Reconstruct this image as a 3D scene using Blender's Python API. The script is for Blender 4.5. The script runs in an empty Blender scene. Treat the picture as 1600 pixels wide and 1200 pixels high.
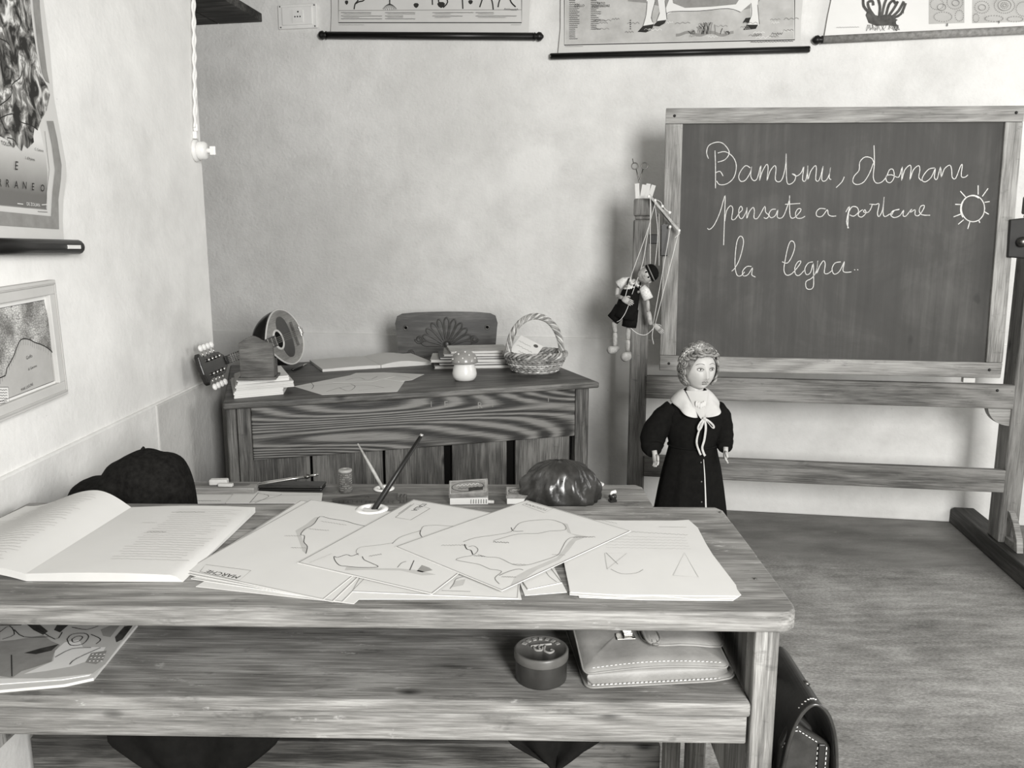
import bpy, math, random
from mathutils import Vector, Matrix
from mathutils.geometry import tessellate_polygon
random.seed(7)
SC = bpy.context.scene
COL = SC.collection
PI = math.pi

# ------------------------------------------------------------------ camera
FPX = 1240.0                      # focal length in pixels of the 1600 px wide frame
PITCH = math.radians(9.8)
CAM = Vector((0, 0, 1.28))
cd = bpy.data.cameras.new('camera'); cd.sensor_width = 36; cd.lens = FPX / 1600 * 36
cd.clip_start = 0.02
co = bpy.data.objects.new('camera', cd); COL.objects.link(co)
co.location = CAM; co.rotation_euler = (PI / 2 - PITCH, 0, 0)
SC.camera = co

# ------------------------------------------------------------------ world, light, exposure
w = bpy.data.worlds.new('world'); SC.world = w; w.use_nodes = True
w.node_tree.nodes['Background'].inputs[0].default_value = (1, 0.995, 0.985, 1)
w.node_tree.nodes['Background'].inputs[1].default_value = 0.55
SC.view_settings.view_transform = 'Standard'; SC.view_settings.look = 'None'
SC.view_settings.gamma = 1; SC.view_settings.use_curve_mapping = False
SC.view_settings.exposure = 0.80

def area(name, loc, target, sx, sy, power):
    l = bpy.data.lights.new(name, 'AREA'); l.shape = 'RECTANGLE'; l.size = sx; l.size_y = sy
    l.energy = power; l.color = (1, 0.99, 0.97)
    o = bpy.data.objects.new(name, l); COL.objects.link(o); o.location = loc
    o.rotation_euler = (Vector(target) - Vector(loc)).to_track_quat('-Z', 'Y').to_euler()
    return o
# daylight entering by the window in the rear wall and by the one in the right wall
area('daylight_rear_window', (1.15, -1.42, 1.8), (1.15, 3, 1.65), 1.0, 1.3, 122)
area('daylight_right_window', (3.40, 2.0, 1.75), (0.0, 2.0, 1.3), 1.2, 1.4, 18)

# ------------------------------------------------------------------ pixel rays of the photograph's frame
def ray(u, v):
    x = (u - 800) / FPX; y = -(v - 600) / FPX
    return Vector((x, math.cos(PITCH) + y * math.sin(PITCH), -math.sin(PITCH) + y * math.cos(PITCH)))
def atz(u, v, z):
    d = ray(u, v); return CAM + d * ((z - CAM.z) / d.z)
def aty(u, v, Y):
    d = ray(u, v); return CAM + d * (Y / d.y)
def atp(u, v, p, n):
    d = ray(u, v); return CAM + d * ((Vector(p) - CAM).dot(n) / d.dot(n))
def frame(o, x, y, z):
    x, y, z, o = Vector(x), Vector(y), Vector(z), Vector(o)
    return Matrix(((x.x, y.x, z.x, o.x), (x.y, y.y, z.y, o.y), (x.z, y.z, z.z, o.z), (0, 0, 0, 1)))
def fpx(F, u, v, c=0.0):
    """where the ray meets the plane local z = c of frame F, in local coordinates"""
    n = Vector((F[0][2], F[1][2], F[2][2])); p = F @ Vector((0, 0, c))
    q = F.inverted() @ atp(u, v, p, n)
    return (q.x, q.y)

# ------------------------------------------------------------------ materials
def lin(g):
    c = g / 255.0
    return c / 12.92 if c <= 0.04045 else ((c + 0.055) / 1.055) ** 2.4
def rgb(g):
    l = lin(g); k = min(1, g / 230.0)
    return (l * (1.03 - .025 * k), l * (1.0 - .0 * k), l * (0.925 + .052 * k), 1)
MATS = {}
class NT:
    def __init__(s, name):
        s.m = bpy.data.materials.new(name); s.m.use_nodes = True
        s.t = s.m.node_tree; s.b = s.t.nodes['Principled BSDF']; MATS[name] = s.m
        s.co = s.n('ShaderNodeTexCoord').outputs['Object']
    def n(s, k, **kw):
        x = s.t.nodes.new(k)
        for a, b in kw.items(): setattr(x, a, b)
        return x
    def l(s, a, b): s.t.links.new(a, b)
    def mapping(s, scale, rot=(0, 0, 0), loc=(0, 0, 0)):
        m = s.n('ShaderNodeMapping'); m.inputs['Scale'].default_value = scale
        m.inputs['Rotation'].default_value = rot; m.inputs['Location'].default_value = loc
        s.l(s.co, m.inputs[0]); return m.outputs[0]
    def noise(s, vec, scale, detail=4, rough=.5, dist=0.0):
        x = s.n('ShaderNodeTexNoise'); x.inputs['Scale'].default_value = scale
        x.inputs['Detail'].default_value = detail; x.inputs['Roughness'].default_value = rough
        x.inputs['Distortion'].default_value = dist
        s.l(vec, x.inputs['Vector']); return x.outputs['Fac']
    def math(s, op, a, b=None, c=None, clamp=False):
        x = s.n('ShaderNodeMath', operation=op, use_clamp=clamp)
        for i, q in enumerate((a, b, c)):
            if q is None: continue
            if isinstance(q, (int, float)): x.inputs[i].default_value = q
            else: s.l(q, x.inputs[i])
        return x.outputs[0]
    def ramp(s, fac, stops):
        r = s.n('ShaderNodeValToRGB'); e = r.color_ramp.elements
        while len(e) < len(stops): e.new(0.5)
        for i, (p, g) in enumerate(stops):
            e[i].position = p; e[i].color = rgb(g)
        s.l(fac, r.inputs[0]); return r.outputs[0]
    def mix(s, fac, a, b):
        x = s.n('ShaderNodeMix', data_type='RGBA')
        if isinstance(fac, (int, float)): x.inputs[0].default_value = fac
        else: s.l(fac, x.inputs[0])
        for q, i in ((a, 6), (b, 7)):
            if isinstance(q, tuple): x.inputs[i].default_value = q
            else: s.l(q, x.inputs[i])
        return x.outputs[2]
    def step(s, v, a, b):
        x = s.n('ShaderNodeMapRange'); x.inputs[1].default_value = a; x.inputs[2].default_value = b
        s.l(v, x.inputs[0]); return x.outputs[0]
    def done(s, color, rough=.7, spec=.3, bump=None, bs=.2, bd=.005, metal=0):
        if isinstance(color, tuple): s.b.inputs['Base Color'].default_value = color
        else: s.l(color, s.b.inputs['Base Color'])
        s.b.inputs['Roughness'].default_value = rough
        s.b.inputs['Specular IOR Level'].default_value = spec
        s.b.inputs['Metallic'].default_value = metal
        if bump is not None:
            b = s.n('ShaderNodeBump'); b.inputs['Strength'].default_value = bs; b.inputs['Distance'].default_value = bd
            s.l(bump, b.inputs['Height']); s.l(b.outputs[0], s.b.inputs['Normal'])
        return s.m

def plain(name, g, rough=.7, spec=.3, var=.06, vs=20, bump=0, bs=60, metal=0):
    s = NT(name)
    f = s.noise(s.co, vs, 5, .6)
    c = s.ramp(f, [(.3, g * (1 - var)), (.7, min(250, g * (1 + var)))])
    bn = s.noise(s.co, bs, 4) if bump else None
    return s.done(c, rough, spec, bn, bump, .002, metal)

def wood(name, dark, mid, light, axis='x', rings=14, k=1.0, rough=.6, spec=.3, wear=0, bs=.35, stain=.55, rw=.08, sp=.13):
    s = NT(name)
    def sc(along, across):
        return tuple(along * k if a == axis else across * k for a in 'xyz')
    fine = s.noise(s.mapping(sc(10, 240)), 1, 6, .65)
    med = s.noise(s.mapping(sc(3.2, 62), loc=(3, 1, 2)), 1, 4, .6)
    cont = s.noise(s.mapping(sc(.7, 6.5) if rw > .2 else sc(1.1, 5.5), loc=(7, 5, 9)), 1, 1, .4)
    ring = s.math('SINE', s.math('MULTIPLY', cont, rings * 6.283))
    ring = s.math('MULTIPLY_ADD', ring, .5, .5)
    f = s.math('MULTIPLY', fine, .60 - rw * .4)
    f = s.math('MULTIPLY_ADD', med, .40 - rw * .6, f)
    f = s.math('MULTIPLY_ADD', ring, rw, f)
    big = s.noise(s.mapping(sc(2.0, 5), loc=(1, 8, 4)), 1, 3, .6)
    f2 = s.math('MULTIPLY_ADD', s.math('SUBTRACT', big, .5), stain, f)
    c = s.ramp(f2, [(.5 - sp * 1.08, dark), (.5, mid), (.5 + sp, light)])
    kn = s.n('ShaderNodeTexVoronoi'); kn.inputs['Scale'].default_value = 1
    s.l(s.mapping(sc(3.2, 7), loc=(2.3, 4.1, 1.7)), kn.inputs['Vector'])
    c = s.mix(s.step(kn.outputs['Distance'], .10, .03), c, rgb(dark * .8))
    if wear:
        a = s.noise(s.mapping(sc(22, 60)), 1, 5, .7)
        b = s.noise(s.mapping((9, 9, 9)), 1, 3, .6)
        m = s.math('MULTIPLY', s.step(a, .60, .70), s.step(b, .45, .65))
        c = s.mix(s.math('MULTIPLY', m, wear), c, rgb(min(225, light * 1.25)))
        d = s.noise(s.mapping((14, 30, 30), loc=(5, 5, 5)), 1, 4, .7)
        c = s.mix(s.math('MULTIPLY', s.step(d, .60, .75), .6), c, rgb(dark * .8))
    h = s.math('MULTIPLY_ADD', ring, .25, fine)
    return s.done(c, rough, spec, h, bs, .0025)

def plaster(name, g, patches, bs=.5):
    s = NT(name)
    big = s.noise(s.co, 1.3, 5, .6, .4)
    mid = s.noise(s.mapping((1, 1, .5)), 6, 5, .65)
    f = s.math('MULTIPLY_ADD', mid, .45, s.math('MULTIPLY', big, .55))
    c = s.ramp(f, [(.34, g * .93), (.5, g), (.66, min(248, g * 1.05))])
    for (p, r, gg, amt) in patches:          # areas of another tone with a shape of their own
        d = s.n('ShaderNodeVectorMath', operation='DISTANCE'); s.l(s.co, d.inputs[0]); d.inputs[1].default_value = p
        wv = s.noise(s.co, 9, 4, .7)
        dd = s.math('MULTIPLY_ADD', s.math('SUBTRACT', wv, .5), r * .9, d.outputs['Value'])
        c = s.mix(s.math('MULTIPLY', s.step(dd, r, r * .55), amt), c, rgb(gg))
    sp = s.noise(s.co, 55, 3, .6)
    c = s.mix(s.math('MULTIPLY', s.step(sp, .70, .78), .35), c, rgb(g * .7))
    h = s.math('MULTIPLY_ADD', s.noise(s.co, 14, 6, .6), 1.4, s.math('MULTIPLY', s.noise(s.co, 70, 3), .5))
    return s.done(c, .9, .15, h, bs, .008)

def floor_mat():
    s = NT('worn_concrete')
    a = s.noise(s.co, 2.2, 6, .65, .5)
    b = s.noise(s.mapping((6, 30, 1), rot=(0, 0, .5)), 1, 6, .7)
    c_ = s.noise(s.mapping((1, 1.8, 1), rot=(0, 0, .5)), 90, 6, .75)
    f = s.math('MULTIPLY_ADD', a, .38, s.math('MULTIPLY', b, .26))
    f = s.math('MULTIPLY_ADD', c_, .36, f)
    c = s.ramp(f, [(.38, 88), (.5, 142), (.62, 190)])
    sp = s.n('ShaderNodeSeparateXYZ'); s.l(s.co, sp.inputs[0])       # the strip by the wall is darker, with a smoother pattern
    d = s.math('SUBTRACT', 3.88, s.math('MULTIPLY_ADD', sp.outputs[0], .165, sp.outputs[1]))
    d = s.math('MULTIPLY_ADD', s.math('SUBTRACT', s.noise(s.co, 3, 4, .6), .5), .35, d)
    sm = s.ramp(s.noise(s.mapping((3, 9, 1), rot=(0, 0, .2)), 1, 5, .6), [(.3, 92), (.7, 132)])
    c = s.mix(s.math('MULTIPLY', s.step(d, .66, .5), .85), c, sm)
    q = s.noise(s.mapping((14, 90, 1), rot=(0, 0, -.9), loc=(3, 3, 0)), 1, 4, .7)
    c = s.mix(s.math('MULTIPLY', s.step(q, .62, .72), .5), c, rgb(72))
    q = s.noise(s.mapping((16, 70, 1), rot=(0, 0, .35), loc=(1, 7, 0)), 1, 4, .7)
    c = s.mix(s.math('MULTIPLY', s.step(q, .64, .72), .45), c, rgb(188))
    return s.done(c, .8, .25, s.math('ADD', c_, b), .4, .004)

plaster('plaster_back', 222, [((.10, 1.66, 0), .15, 234, .7), ((.75, 1.0, 0), .3, 190, .5), ((-.95, 1.3, 0), .5, 200, .45), ((-.3, 2.0, 0), .45, 204, .4)])
plaster('plaster_left', 232, [((2.62, .84, 0), .20, 186, .55), ((2.48, .98, 0), .12, 200, .45), ((2.05, .87, 0), .16, 218, .4), ((2.40, .86, 0), .1, 196, .4)], .18)
plaster('plaster_dado', 220, [], .22)
plaster('plaster_grey', 194, [], .3)
plaster('plaster_ceiling', 118, [])
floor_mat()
wood('desk_pale', 64, 124, 172, 'x', 9, 1.3, .6, .3, .6, stain=.4, sp=.19)
wood('desk_pale_y', 84, 140, 176, 'y', 9, 1, .6, .3, .4)
wood('desk_pale_z', 72, 126, 168, 'z', 9, 1, .6, .3, .5)
wood('oak_dark', 40, 74, 114, 'x', 10, 1.2, .5, .35, .12)
wood('oak_dark_z', 40, 76, 110, 'z', 8, 1.2, .5, .35, .12)
wood('oak_figure', 34, 76, 116, 'x', 40, .8, .5, .35, 0, .4, .12, .30)
wood('pine', 74, 110, 138, 'x', 8, .9, .6, .3, .08)
wood('pine_z', 74, 110, 138, 'y', 8, .9, .6, .3, .08)
wood('pine_pale', 98, 136, 164, 'x', 8, .9, .6, .3, .08)
wood('pine_pale_z', 98, 136, 164, 'y', 8, .9, .6, .3, .08)
wood('pine_dark_y', 40, 58, 82, 'z', 8, .9, .6, .3, .05)
wood('soffit_wood', 34, 60, 96, 'x', 6, 1, .7, .2, .1)
wood('small_wood', 54, 84, 110, 'x', 5, 3, .5, .3, 0)
wood('spruce_top', 104, 128, 150, 'x', 3, 3, .4, .4, 0, .05)
wood('chair_wood', 42, 60, 86, 'x', 5, 2, .4, .5, 0, .1)
plain('paper', 208, .85, .15, .012, 8, .08, 30)
plain('paper_cream', 198, .85, .15, .03, 8, .1, 30)
plain('paper_grey', 182, .85, .15, .04, 12, .1, 30)
plain('card_edge', 150, .9, .1, .1, 60)
plain('chart_paper', 205, .8, .2, .03, 3, .05, 12)
plain('chart_pale', 226, .8, .2, .02, 3, .05, 12)
plain('chart_panel', 184, .8, .2, .08, 9)
plain('ink', 52, .8, .1, .1)
plain('ink_grey', 128, .8, .1, .1)
plain('ink_pale', 148, .8, .1, .06)
plain('ink_faint', 186, .8, .1, .03)
plain('ink_brown', 84, .8, .1, .2, 40)
plain('print_grey', 142, .8, .1, .06, 30)
plain('print_dark', 60, .8, .1, .2, 60)
plain('black_lacquer', 22, .38, .35, .1)
plain('black_cloth', 22, .95, .08, .15, 60, .2, 500)
plain('black_felt', 27, .95, .05, .3, 90, .3, 700)
plain('dark_leather', 32, .38, .5, .3, 14, .35, 40)
plain('glossy_leather', 44, .28, .6, .4, 22, .5, 40)
plain('tan_leather', 130, .48, .4, .09, 20, .2, 180)
plain('thread', 214, .8, .2)
plain('metal_bright', 190, .3, .5, .05, metal=1)
plain('metal_dull', 110, .4, .5, .1, metal=1)
plain('metal_dark', 32, .5, .4, .2)
plain('porcelain', 232, .2, .5, .01)
plain('plastic_white', 232, .4, .4, .01)
plain('dark_hole', 16, .9, .1)
plain('skin', 186, .45, .35, .015)
plain('doll_white', 214, .6, .3, .01)
plain('doll_iris', 88, .2, .6)
plain('doll_lip', 112, .5, .4)
plain('hair', 118, .38, .5, .35, 60)
plain('petal', 172, .7, .2, .2, 60)
plain('white_cloth', 205, .9, .1, .02, 40, .15, 300)
plain('ribbon_cloth', 196, .7, .2, .08, 80)
plain('puppet_wood', 160, .5, .3, .15, 60)
plain('puppet_shirt', 212, .85, .1, .12, 160)
plain('string', 226, .9, .1, .03)
plain('chalk', 206, .95, .05, .12, 90)
plain('mush_white', 216, .25, .5, .01)
plain('mush_cap', 138, .25, .5, .03)
plain('wicker', 120, .55, .35, .45, 30, .2, 200)
plain('wicker_pale', 168, .55, .35, .3, 40, .2, 200)
plain('bowl_black', 30, .25, .5, .15)
plain('pickguard', 40, .3, .5, .2, 30)
plain('tin_black', 44, .35, .5, .2)
plain('tin_lid', 84, .35, .5, .15)
plain('eraser', 196, .8, .2, .04)
plain('cork', 92, .85, .1, .25, 60)
plain('box_card', 136, .7, .2, .15, 60)
plain('sharpener', 40, .3, .5)

def slate():
    s = NT('slate')
    a = s.noise(s.co, 3, 6, .65, .6)
    b = s.noise(s.mapping((26, 1.2, 1)), 1, 5, .65)
    f = s.math('MULTIPLY_ADD', a, .55, s.math('MULTIPLY', b, .45))
    c = s.ramp(f, [(.3, 54), (.5, 66), (.7, 88)])
    q = s.noise(s.mapping((9, 5, 1), loc=(4, 2, 0)), 1, 2, .5)
    c = s.mix(s.math('MULTIPLY', s.step(q, .70, .74), .5), c, rgb(40))
    return s.done(c, .6, .3, a, .1, .002)
slate()
def relief():
    s = NT('relief_print')
    v = s.n('ShaderNodeTexNoise', noise_type='RIDGED_MULTIFRACTAL'); v.inputs['Scale'].default_value = 16; v.inputs['Detail'].default_value = 5
    s.l(s.mapping((1.0, .45, 1), rot=(0, 0, .35)), v.inputs['Vector'])
    n = s.noise(s.mapping((1.2, .8, 1), rot=(0, 0, .35)), 26, 6, .6, 1.2)
    f = s.math('MULTIPLY_ADD', v.outputs['Fac'], .25, n)
    c = s.ramp(f, [(.42, 46), (.54, 128), (.64, 224)])
    return s.done(c, .7, .2)
relief()
def towns():
    s = NT('printed_land')
    v = s.n('ShaderNodeTexVoronoi', feature='DISTANCE_TO_EDGE'); v.inputs['Scale'].default_value = 150
    s.l(s.mapping((1, 1.4, 1)), v.inputs['Vector'])
    e = s.step(v.outputs['Distance'], .10, .02)
    n = s.noise(s.co, 14, 4, .6)
    base = s.ramp(n, [(.35, 120), (.6, 218)])
    return s.done(s.mix(s.math('MULTIPLY', e, .75), base, rgb(70)), .7, .2)
towns()
def sea():
    s = NT('printed_sea')
    sp = s.n('ShaderNodeSeparateXYZ'); s.l(s.co, sp.inputs[0])
    n = s.noise(s.co, 25, 4, .6)
    f = s.math('MULTIPLY_ADD', n, .10, s.step(sp.outputs[1], .22, .10))
    c = s.ramp(f, [(.0, 224), (.5, 176), (1, 112)])
    return s.done(c, .7, .2)
sea()

# ------------------------------------------------------------------ mesh builder
class MB:
    def __init__(s, M=None):
        s.v = []; s.f = []; s.m = []; s.sm = []; s.M = M or Matrix(); s.keys = []
    def mi(s, k):
        if k not in s.keys: s.keys.append(k)
        return s.keys.index(k)
    def add(s, vs, fs, mat, smooth=False, M=None):
        T = s.M @ M if M is not None else s.M
        b = len(s.v); s.v += [T @ Vector(p) for p in vs]
        i = s.mi(mat)
        for f in fs:
            s.f.append([b + k for k in f]); s.m.append(i); s.sm.append(smooth)
        return s
    def box(s, x0, x1, y0, y1, z0, z1, mat, M=None):
        vs = [(x, y, z) for x in (x0, x1) for y in (y0, y1) for z in (z0, z1)]
        return s.add(vs, [(0, 1, 3, 2), (4, 6, 7, 5), (0, 4, 5, 1), (2, 3, 7, 6), (0, 2, 6, 4), (1, 5, 7, 3)], mat, False, M)
    def rings(s, R, mat, smooth=True, caps=True, closed=False, M=None):
        n = len(R[0]); vs = [p for r in R for p in r]; fs = []
        k = len(R)
        for i in range(k if closed else k - 1):
            a = i * n; b = ((i + 1) % k) * n
            for j in range(n):
                q = (j + 1) % n; fs.append((a + j, a + q, b + q, b + j))
        if caps and not closed:
            fs.append(tuple(range(n - 1, -1, -1))); fs.append(tuple((k - 1) * n + j for j in range(n)))
        return s.add(vs, fs, mat, smooth, M)
    def prism(s, pts, z0, z1, mat, M=None, smooth=False):
        n = len(pts)
        vs = [(p[0], p[1], z0) for p in pts] + [(p[0], p[1], z1) for p in pts]
        fs = [(i, (i + 1) % n, n + (i + 1) % n, n + i) for i in range(n)]
        for t in tessellate_polygon([[Vector((p[0], p[1], 0)) for p in pts]]):
            fs.append(tuple(reversed(t))); fs.append(tuple(n + i for i in t))
        return s.add(vs, fs, mat, smooth, M)
    def fill(s, pts, z, mat, M=None):
        vs = [(p[0], p[1], z) for p in pts]
        fs = []
        for t in tessellate_polygon([[Vector(p) for p in vs]]):
            a, b, c = (Vector(vs[i]) for i in t)
            fs.append(t if (b - a).cross(c - a).z > 0 else tuple(reversed(t)))
        return s.add(vs, fs, mat, False, M)
    def ink(s, pts, wd, z, mat, M=None, smooth=True):
        """flat printed or written line in the local xy plane"""
        if smooth and len(pts) > 2: pts = catmull(pts, 3)
        P = [Vector((p[0], p[1])) for p in pts]; n = len(P); vs = []
        for i in range(n):
            t = P[min(i + 1, n - 1)] - P[max(i - 1, 0)]
            t = t.normalized() if t.length > 1e-9 else Vector((1, 0))
            q = Vector((-t.y, t.x)) * wd / 2
            vs += [(P[i].x + q.x, P[i].y + q.y, z), (P[i].x - q.x, P[i].y - q.y, z)]
        return s.add(vs, [(2 * i, 2 * i + 1, 2 * i + 3, 2 * i + 2) for i in range(n - 1)], mat, False, M)
    def tube(s, pts, r, mat, n=8, M=None, caps=True, flat=1.0, closed=False):
        P = [Vector(p) for p in pts]; k = len(P)
        rr = r if isinstance(r, (list, tuple)) else [r] * k
        R = []; ref = None
        for i in range(k):
            if closed: t = P[(i + 1) % k] - P[i - 1]
            else: t = P[min(i + 1, k - 1)] - P[max(i - 1, 0)]
            t = t.normalized() if t.length > 1e-9 else Vector((0, 0, 1))
            if ref is None:
                ref = Vector((0, 0, 1)) if abs(t.z) < .9 else Vector((1, 0, 0))
            a = ref - t * ref.dot(t)
            if a.length < 1e-6: a = t.orthogonal()
            a.normalize(); b = t.cross(a); ref = a
            R.append([P[i] + a * (rr[i] * math.cos(2 * PI * j / n)) + b * (rr[i] * flat * math.sin(2 * PI * j / n)) for j in range(n)])
        return s.rings(R, mat, True, caps, closed, M)
    def lathe(s, prof, mat, n=24, M=None, caps=True):
        R = [[(r * math.cos(2 * PI * j / n), r * math.sin(2 * PI * j / n), z) for j in range(n)] for r, z in prof]
        return s.rings(R, mat, True, caps, False, M)
    def ball(s, c, r, mat, n=16, m=10, M=None, fn=None):
        rx, ry, rz = r if isinstance(r, (tuple, list)) else (r, r, r)
        R = []
        for i in range(m + 1):
            a = -PI / 2 + PI * min(max(i / m, .02), .98)
            R.append([Vector((c[0] + rx * math.cos(a) * math.cos(2 * PI * j / n), c[1] + ry * math.cos(a) * math.sin(2 * PI * j / n), c[2] + rz * math.sin(a))) for j in range(n)])
        if fn: R = [[fn(p) for p in r_] for r_ in R]
        return s.rings(R, mat, True, True, False, M)
    def grid(s, fn, nu, nv, mat, M=None, smooth=True):
        vs = [fn(i / nu, j / nv) for j in range(nv + 1) for i in range(nu + 1)]
        fs = [(j * (nu + 1) + i, j * (nu + 1) + i + 1, (j + 1) * (nu + 1) + i + 1, (j + 1) * (nu + 1) + i) for j in range(nv) for i in range(nu)]
        return s.add(vs, fs, mat, smooth, M)
    def text(s, st, size, mat, M, shear=0, align='CENTER'):
        c = bpy.data.curves.new('t', 'FONT'); c.body = st; c.size = size; c.shear = shear; c.align_x = align; c.resolution_u = 2
        o = bpy.data.objects.new('t', c); COL.objects.link(o)
        dg = bpy.context.evaluated_depsgraph_get(); me = bpy.data.meshes.new_from_object(o.evaluated_get(dg))
        s.add([v.co.copy() for v in me.vertices], [tuple(p.vertices) for p in me.polygons], mat, False, M)
        bpy.data.objects.remove(o); bpy.data.curves.remove(c); bpy.data.meshes.remove(me)
        return s
    def build(s, name, parent=None, bevel=0, solid=0, sub=0, F=None, seg=2):
        me = bpy.data.meshes.new(name); me.from_pydata([tuple(v) for v in s.v], [], s.f)
        for k in s.keys: me.materials.append(MATS[k])
        me.polygons.foreach_set('material_index', s.m); me.polygons.foreach_set('use_smooth', s.sm)
        me.validate(); me.update()
        o = bpy.data.objects.new(name, me); COL.objects.link(o)
        if parent is not None: o.parent = parent
        if F is not None: o.matrix_world = F
        if solid:
            m = o.modifiers.new('solid', 'SOLIDIFY'); m.thickness = solid; m.offset = -1
        if bevel:
            m = o.modifiers.new('bevel', 'BEVEL'); m.width = bevel; m.segments = seg; m.limit_method = 'ANGLE'; m.angle_limit = .6
        if sub:
            m = o.modifiers.new('sub', 'SUBSURF'); m.levels = sub; m.render_levels = sub
        return o
def catmull(p, k=4):
    P = [Vector((*q,)) for q in p]; out = []
    for i in range(len(P) - 1):
        a, b, c, d = P[max(i - 1, 0)], P[i], P[i + 1], P[min(i + 2, len(P) - 1)]
        for j in range(k):
            t = j / k
            out.append(.5 * ((2 * b) + (c - a) * t + (2 * a - 5 * b + 4 * c - d) * t * t + (3 * b - a - 3 * c + d) * t ** 3))
    out.append(P[-1]); return out
def T(x, y, z): return Matrix.Translation((x, y, z))
def RZ(a): return Matrix.Rotation(math.radians(a), 4, 'Z')
def RX(a): return Matrix.Rotation(math.radians(a), 4, 'X')
def RY(a): return Matrix.Rotation(math.radians(a), 4, 'Y')
def S(x, y, z): return Matrix.Diagonal((x, y, z, 1))

def tag(o, label, cat, group=None):
    o['label'] = label; o['category'] = cat
    if group: o['group'] = group
    return o
def thing(name, label, cat, F, group=None):
    o = bpy.data.objects.new(name, None); o.empty_display_size = .05; COL.objects.link(o); o.matrix_world = F
    return tag(o, label, cat, group)
def struct(mb, name, F=None, bevel=0):
    o = mb.build(name, None, bevel, F=F); o['kind'] = 'structure'; return o
def ln(pts, f):          # list of pixel points -> local points
    return [f(*p) for p in pts]
def squiggle(x0, y0, x1, y1, amp, n):
    """a word of handwriting or small print as a wavy line"""
    out = []
    for i in range(n + 1):
        t = i / n
        out.append((x0 + (x1 - x0) * t, y0 + (y1 - y0) * t + (amp if i % 2 else -amp) * random.uniform(.4, 1)))
    return out

# ================================================================== THE SETTING
EX = Vector((.9866, -.1628, 0)); UP = Vector((0, 0, 1)); EN = EX.cross(UP)      # EN: out of the back wall, into the room
FW = frame((0, 3.931, 0), EX, UP, EN)
LX = Vector((-.035, 1, 0)).normalized()
FL = frame((-.947, 0, 0), LX, UP, LX.cross(UP))
def fw(u, v, c=0.0): return fpx(FW, u, v, c)
def fl(u, v, c=0.0): return fpx(FL, u, v, c)

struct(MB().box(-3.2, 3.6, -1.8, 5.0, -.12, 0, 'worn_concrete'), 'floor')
struct(MB().box(-3.2, 3.6, -1.8, 5.0, 3.0, 3.1, 'plaster_ceiling'), 'ceiling')
struct(MB().box(-3.0, 3.9, 0, 3.0, -.2, 0, 'plaster_back'), 'wall_back', FW)
struct(MB().box(-1.6, 2.77, 0, 3.0, -.4, 0, 'plaster_left'), 'wall_left', FL, .012)
struct(MB().box(-2.2, -2.05, 2.5, 4.6, 0, 3.0, 'plaster_ceiling'), 'wall_recess')
m = MB()
for b in ((-3.2, .6, 0, 3), (1.7, 3.6, 0, 3), (.6, 1.7, 0, 1.1), (.6, 1.7, 2.4, 3)):
    m.box(b[0], b[1], -1.75, -1.5, b[2], b[3], 'plaster_ceiling')
struct(m, 'wall_rear')
m = MB()
for b in ((-1.5, 1.4, 0, 3), (2.6, 4.6, 0, 3), (1.4, 2.6, 0, 1.05), (1.4, 2.6, 2.45, 3)):
    m.box(3.45, 3.7, b[0], b[1], b[2], b[3], 'plaster_ceiling')
struct(m, 'wall_right')
def window(name, F, wd, h):
    r = bpy.data.objects.new(name, None); COL.objects.link(r); r.matrix_world = F; r['kind'] = 'structure'
    m = MB()
    for x0, x1, y0, y1 in ((0, .05, 0, h), (wd - .05, wd, 0, h), (wd / 2 - .03, wd / 2 + .03, 0, h), (.05, wd - .05, 0, .05), (.05, wd - .05, h - .05, h)):
        m.box(x0, x1, y0, y1, 0, .05, 'pine_pale_z')
    m.build('window_frame', r)
    MB().box(.05, wd - .05, .05, h - .05, .02, .026, 'porcelain').build('pane', r)
window('window_1', frame((.6, -1.65, 1.1), (1, 0, 0), (0, 0, 1), (0, -1, 0)), 1.1, 1.3)
window('window_2', frame((3.6, 1.4, 1.05), (0, 1, 0), (0, 0, 1), (1, 0, 0)), 1.2, 1.4)

# dado bands: a second coat of plaster up to 84 cm
struct(MB().box(-2.2, 3.75, 0, .842, -.02, .010, 'plaster_dado'), 'trim_1', FW, .006)
struct(MB().box(-1.5, 2.772, 0, .838, -.02, .008, 'plaster_dado'), 'trim_2', FL, .005)
struct(MB().box(2.22, 2.774, 0, .834, -.02, .012, 'plaster_grey'), 'trim_3', FL, .005)  # greyer panel over the far end of the left dado

# dark plank shelf in the recess
xr = fw(411, 36)[0]; zs = fw(360, 37)[1]
r = thing('plank_shelf', 'dark wooden plank shelf high in the corner above the left end of the back wall', 'shelf', FW @ T(xr, zs, 0))
for k in range(4):
    MB().box(-.93 + k * .233, -.93 + k * .233 + .228, 0, .04, .0, 1.0, 'soffit_wood').build('plank', r, .004)

# cable and rotary switch at the end of the left wall
a = fl(298, -60); b = fl(302, 200)
F = FL @ T(b[0], b[1], .012)
m = MB()
for s_ in (-1, 1):
    pts = [(b[0] - .004 + s_ * .006 + (a[0] - b[0]) * t, b[1] + (a[1] - b[1]) * t, .008 + .002 * math.sin(t * 60 + s_)) for t in [i / 60 for i in range(61)]]
    m.tube([(p[0] - b[0], p[1] - b[1], p[2] - .012) for p in pts], .0045, 'plastic_white', 6)
tag(m.build('electric_cable', F=F), 'white twin electric cable running down the corner edge of the left wall', 'cable')
s0 = fl(309, 237)
r = thing('rotary_switch', 'small white porcelain rotary switch at the foot of the cable on the wall corner', 'switch', FL @ T(s0[0] - .03, s0[1], .0))
MB().lathe([(.034, 0), (.036, .004), (.034, .012), (.02, .013)], 'porcelain').build('backplate', r)
MB().lathe([(.028, .012), (.030, .016), (.029, .034), (.024, .040), (.01, .041)], 'porcelain').build('switch_body', r)
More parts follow.
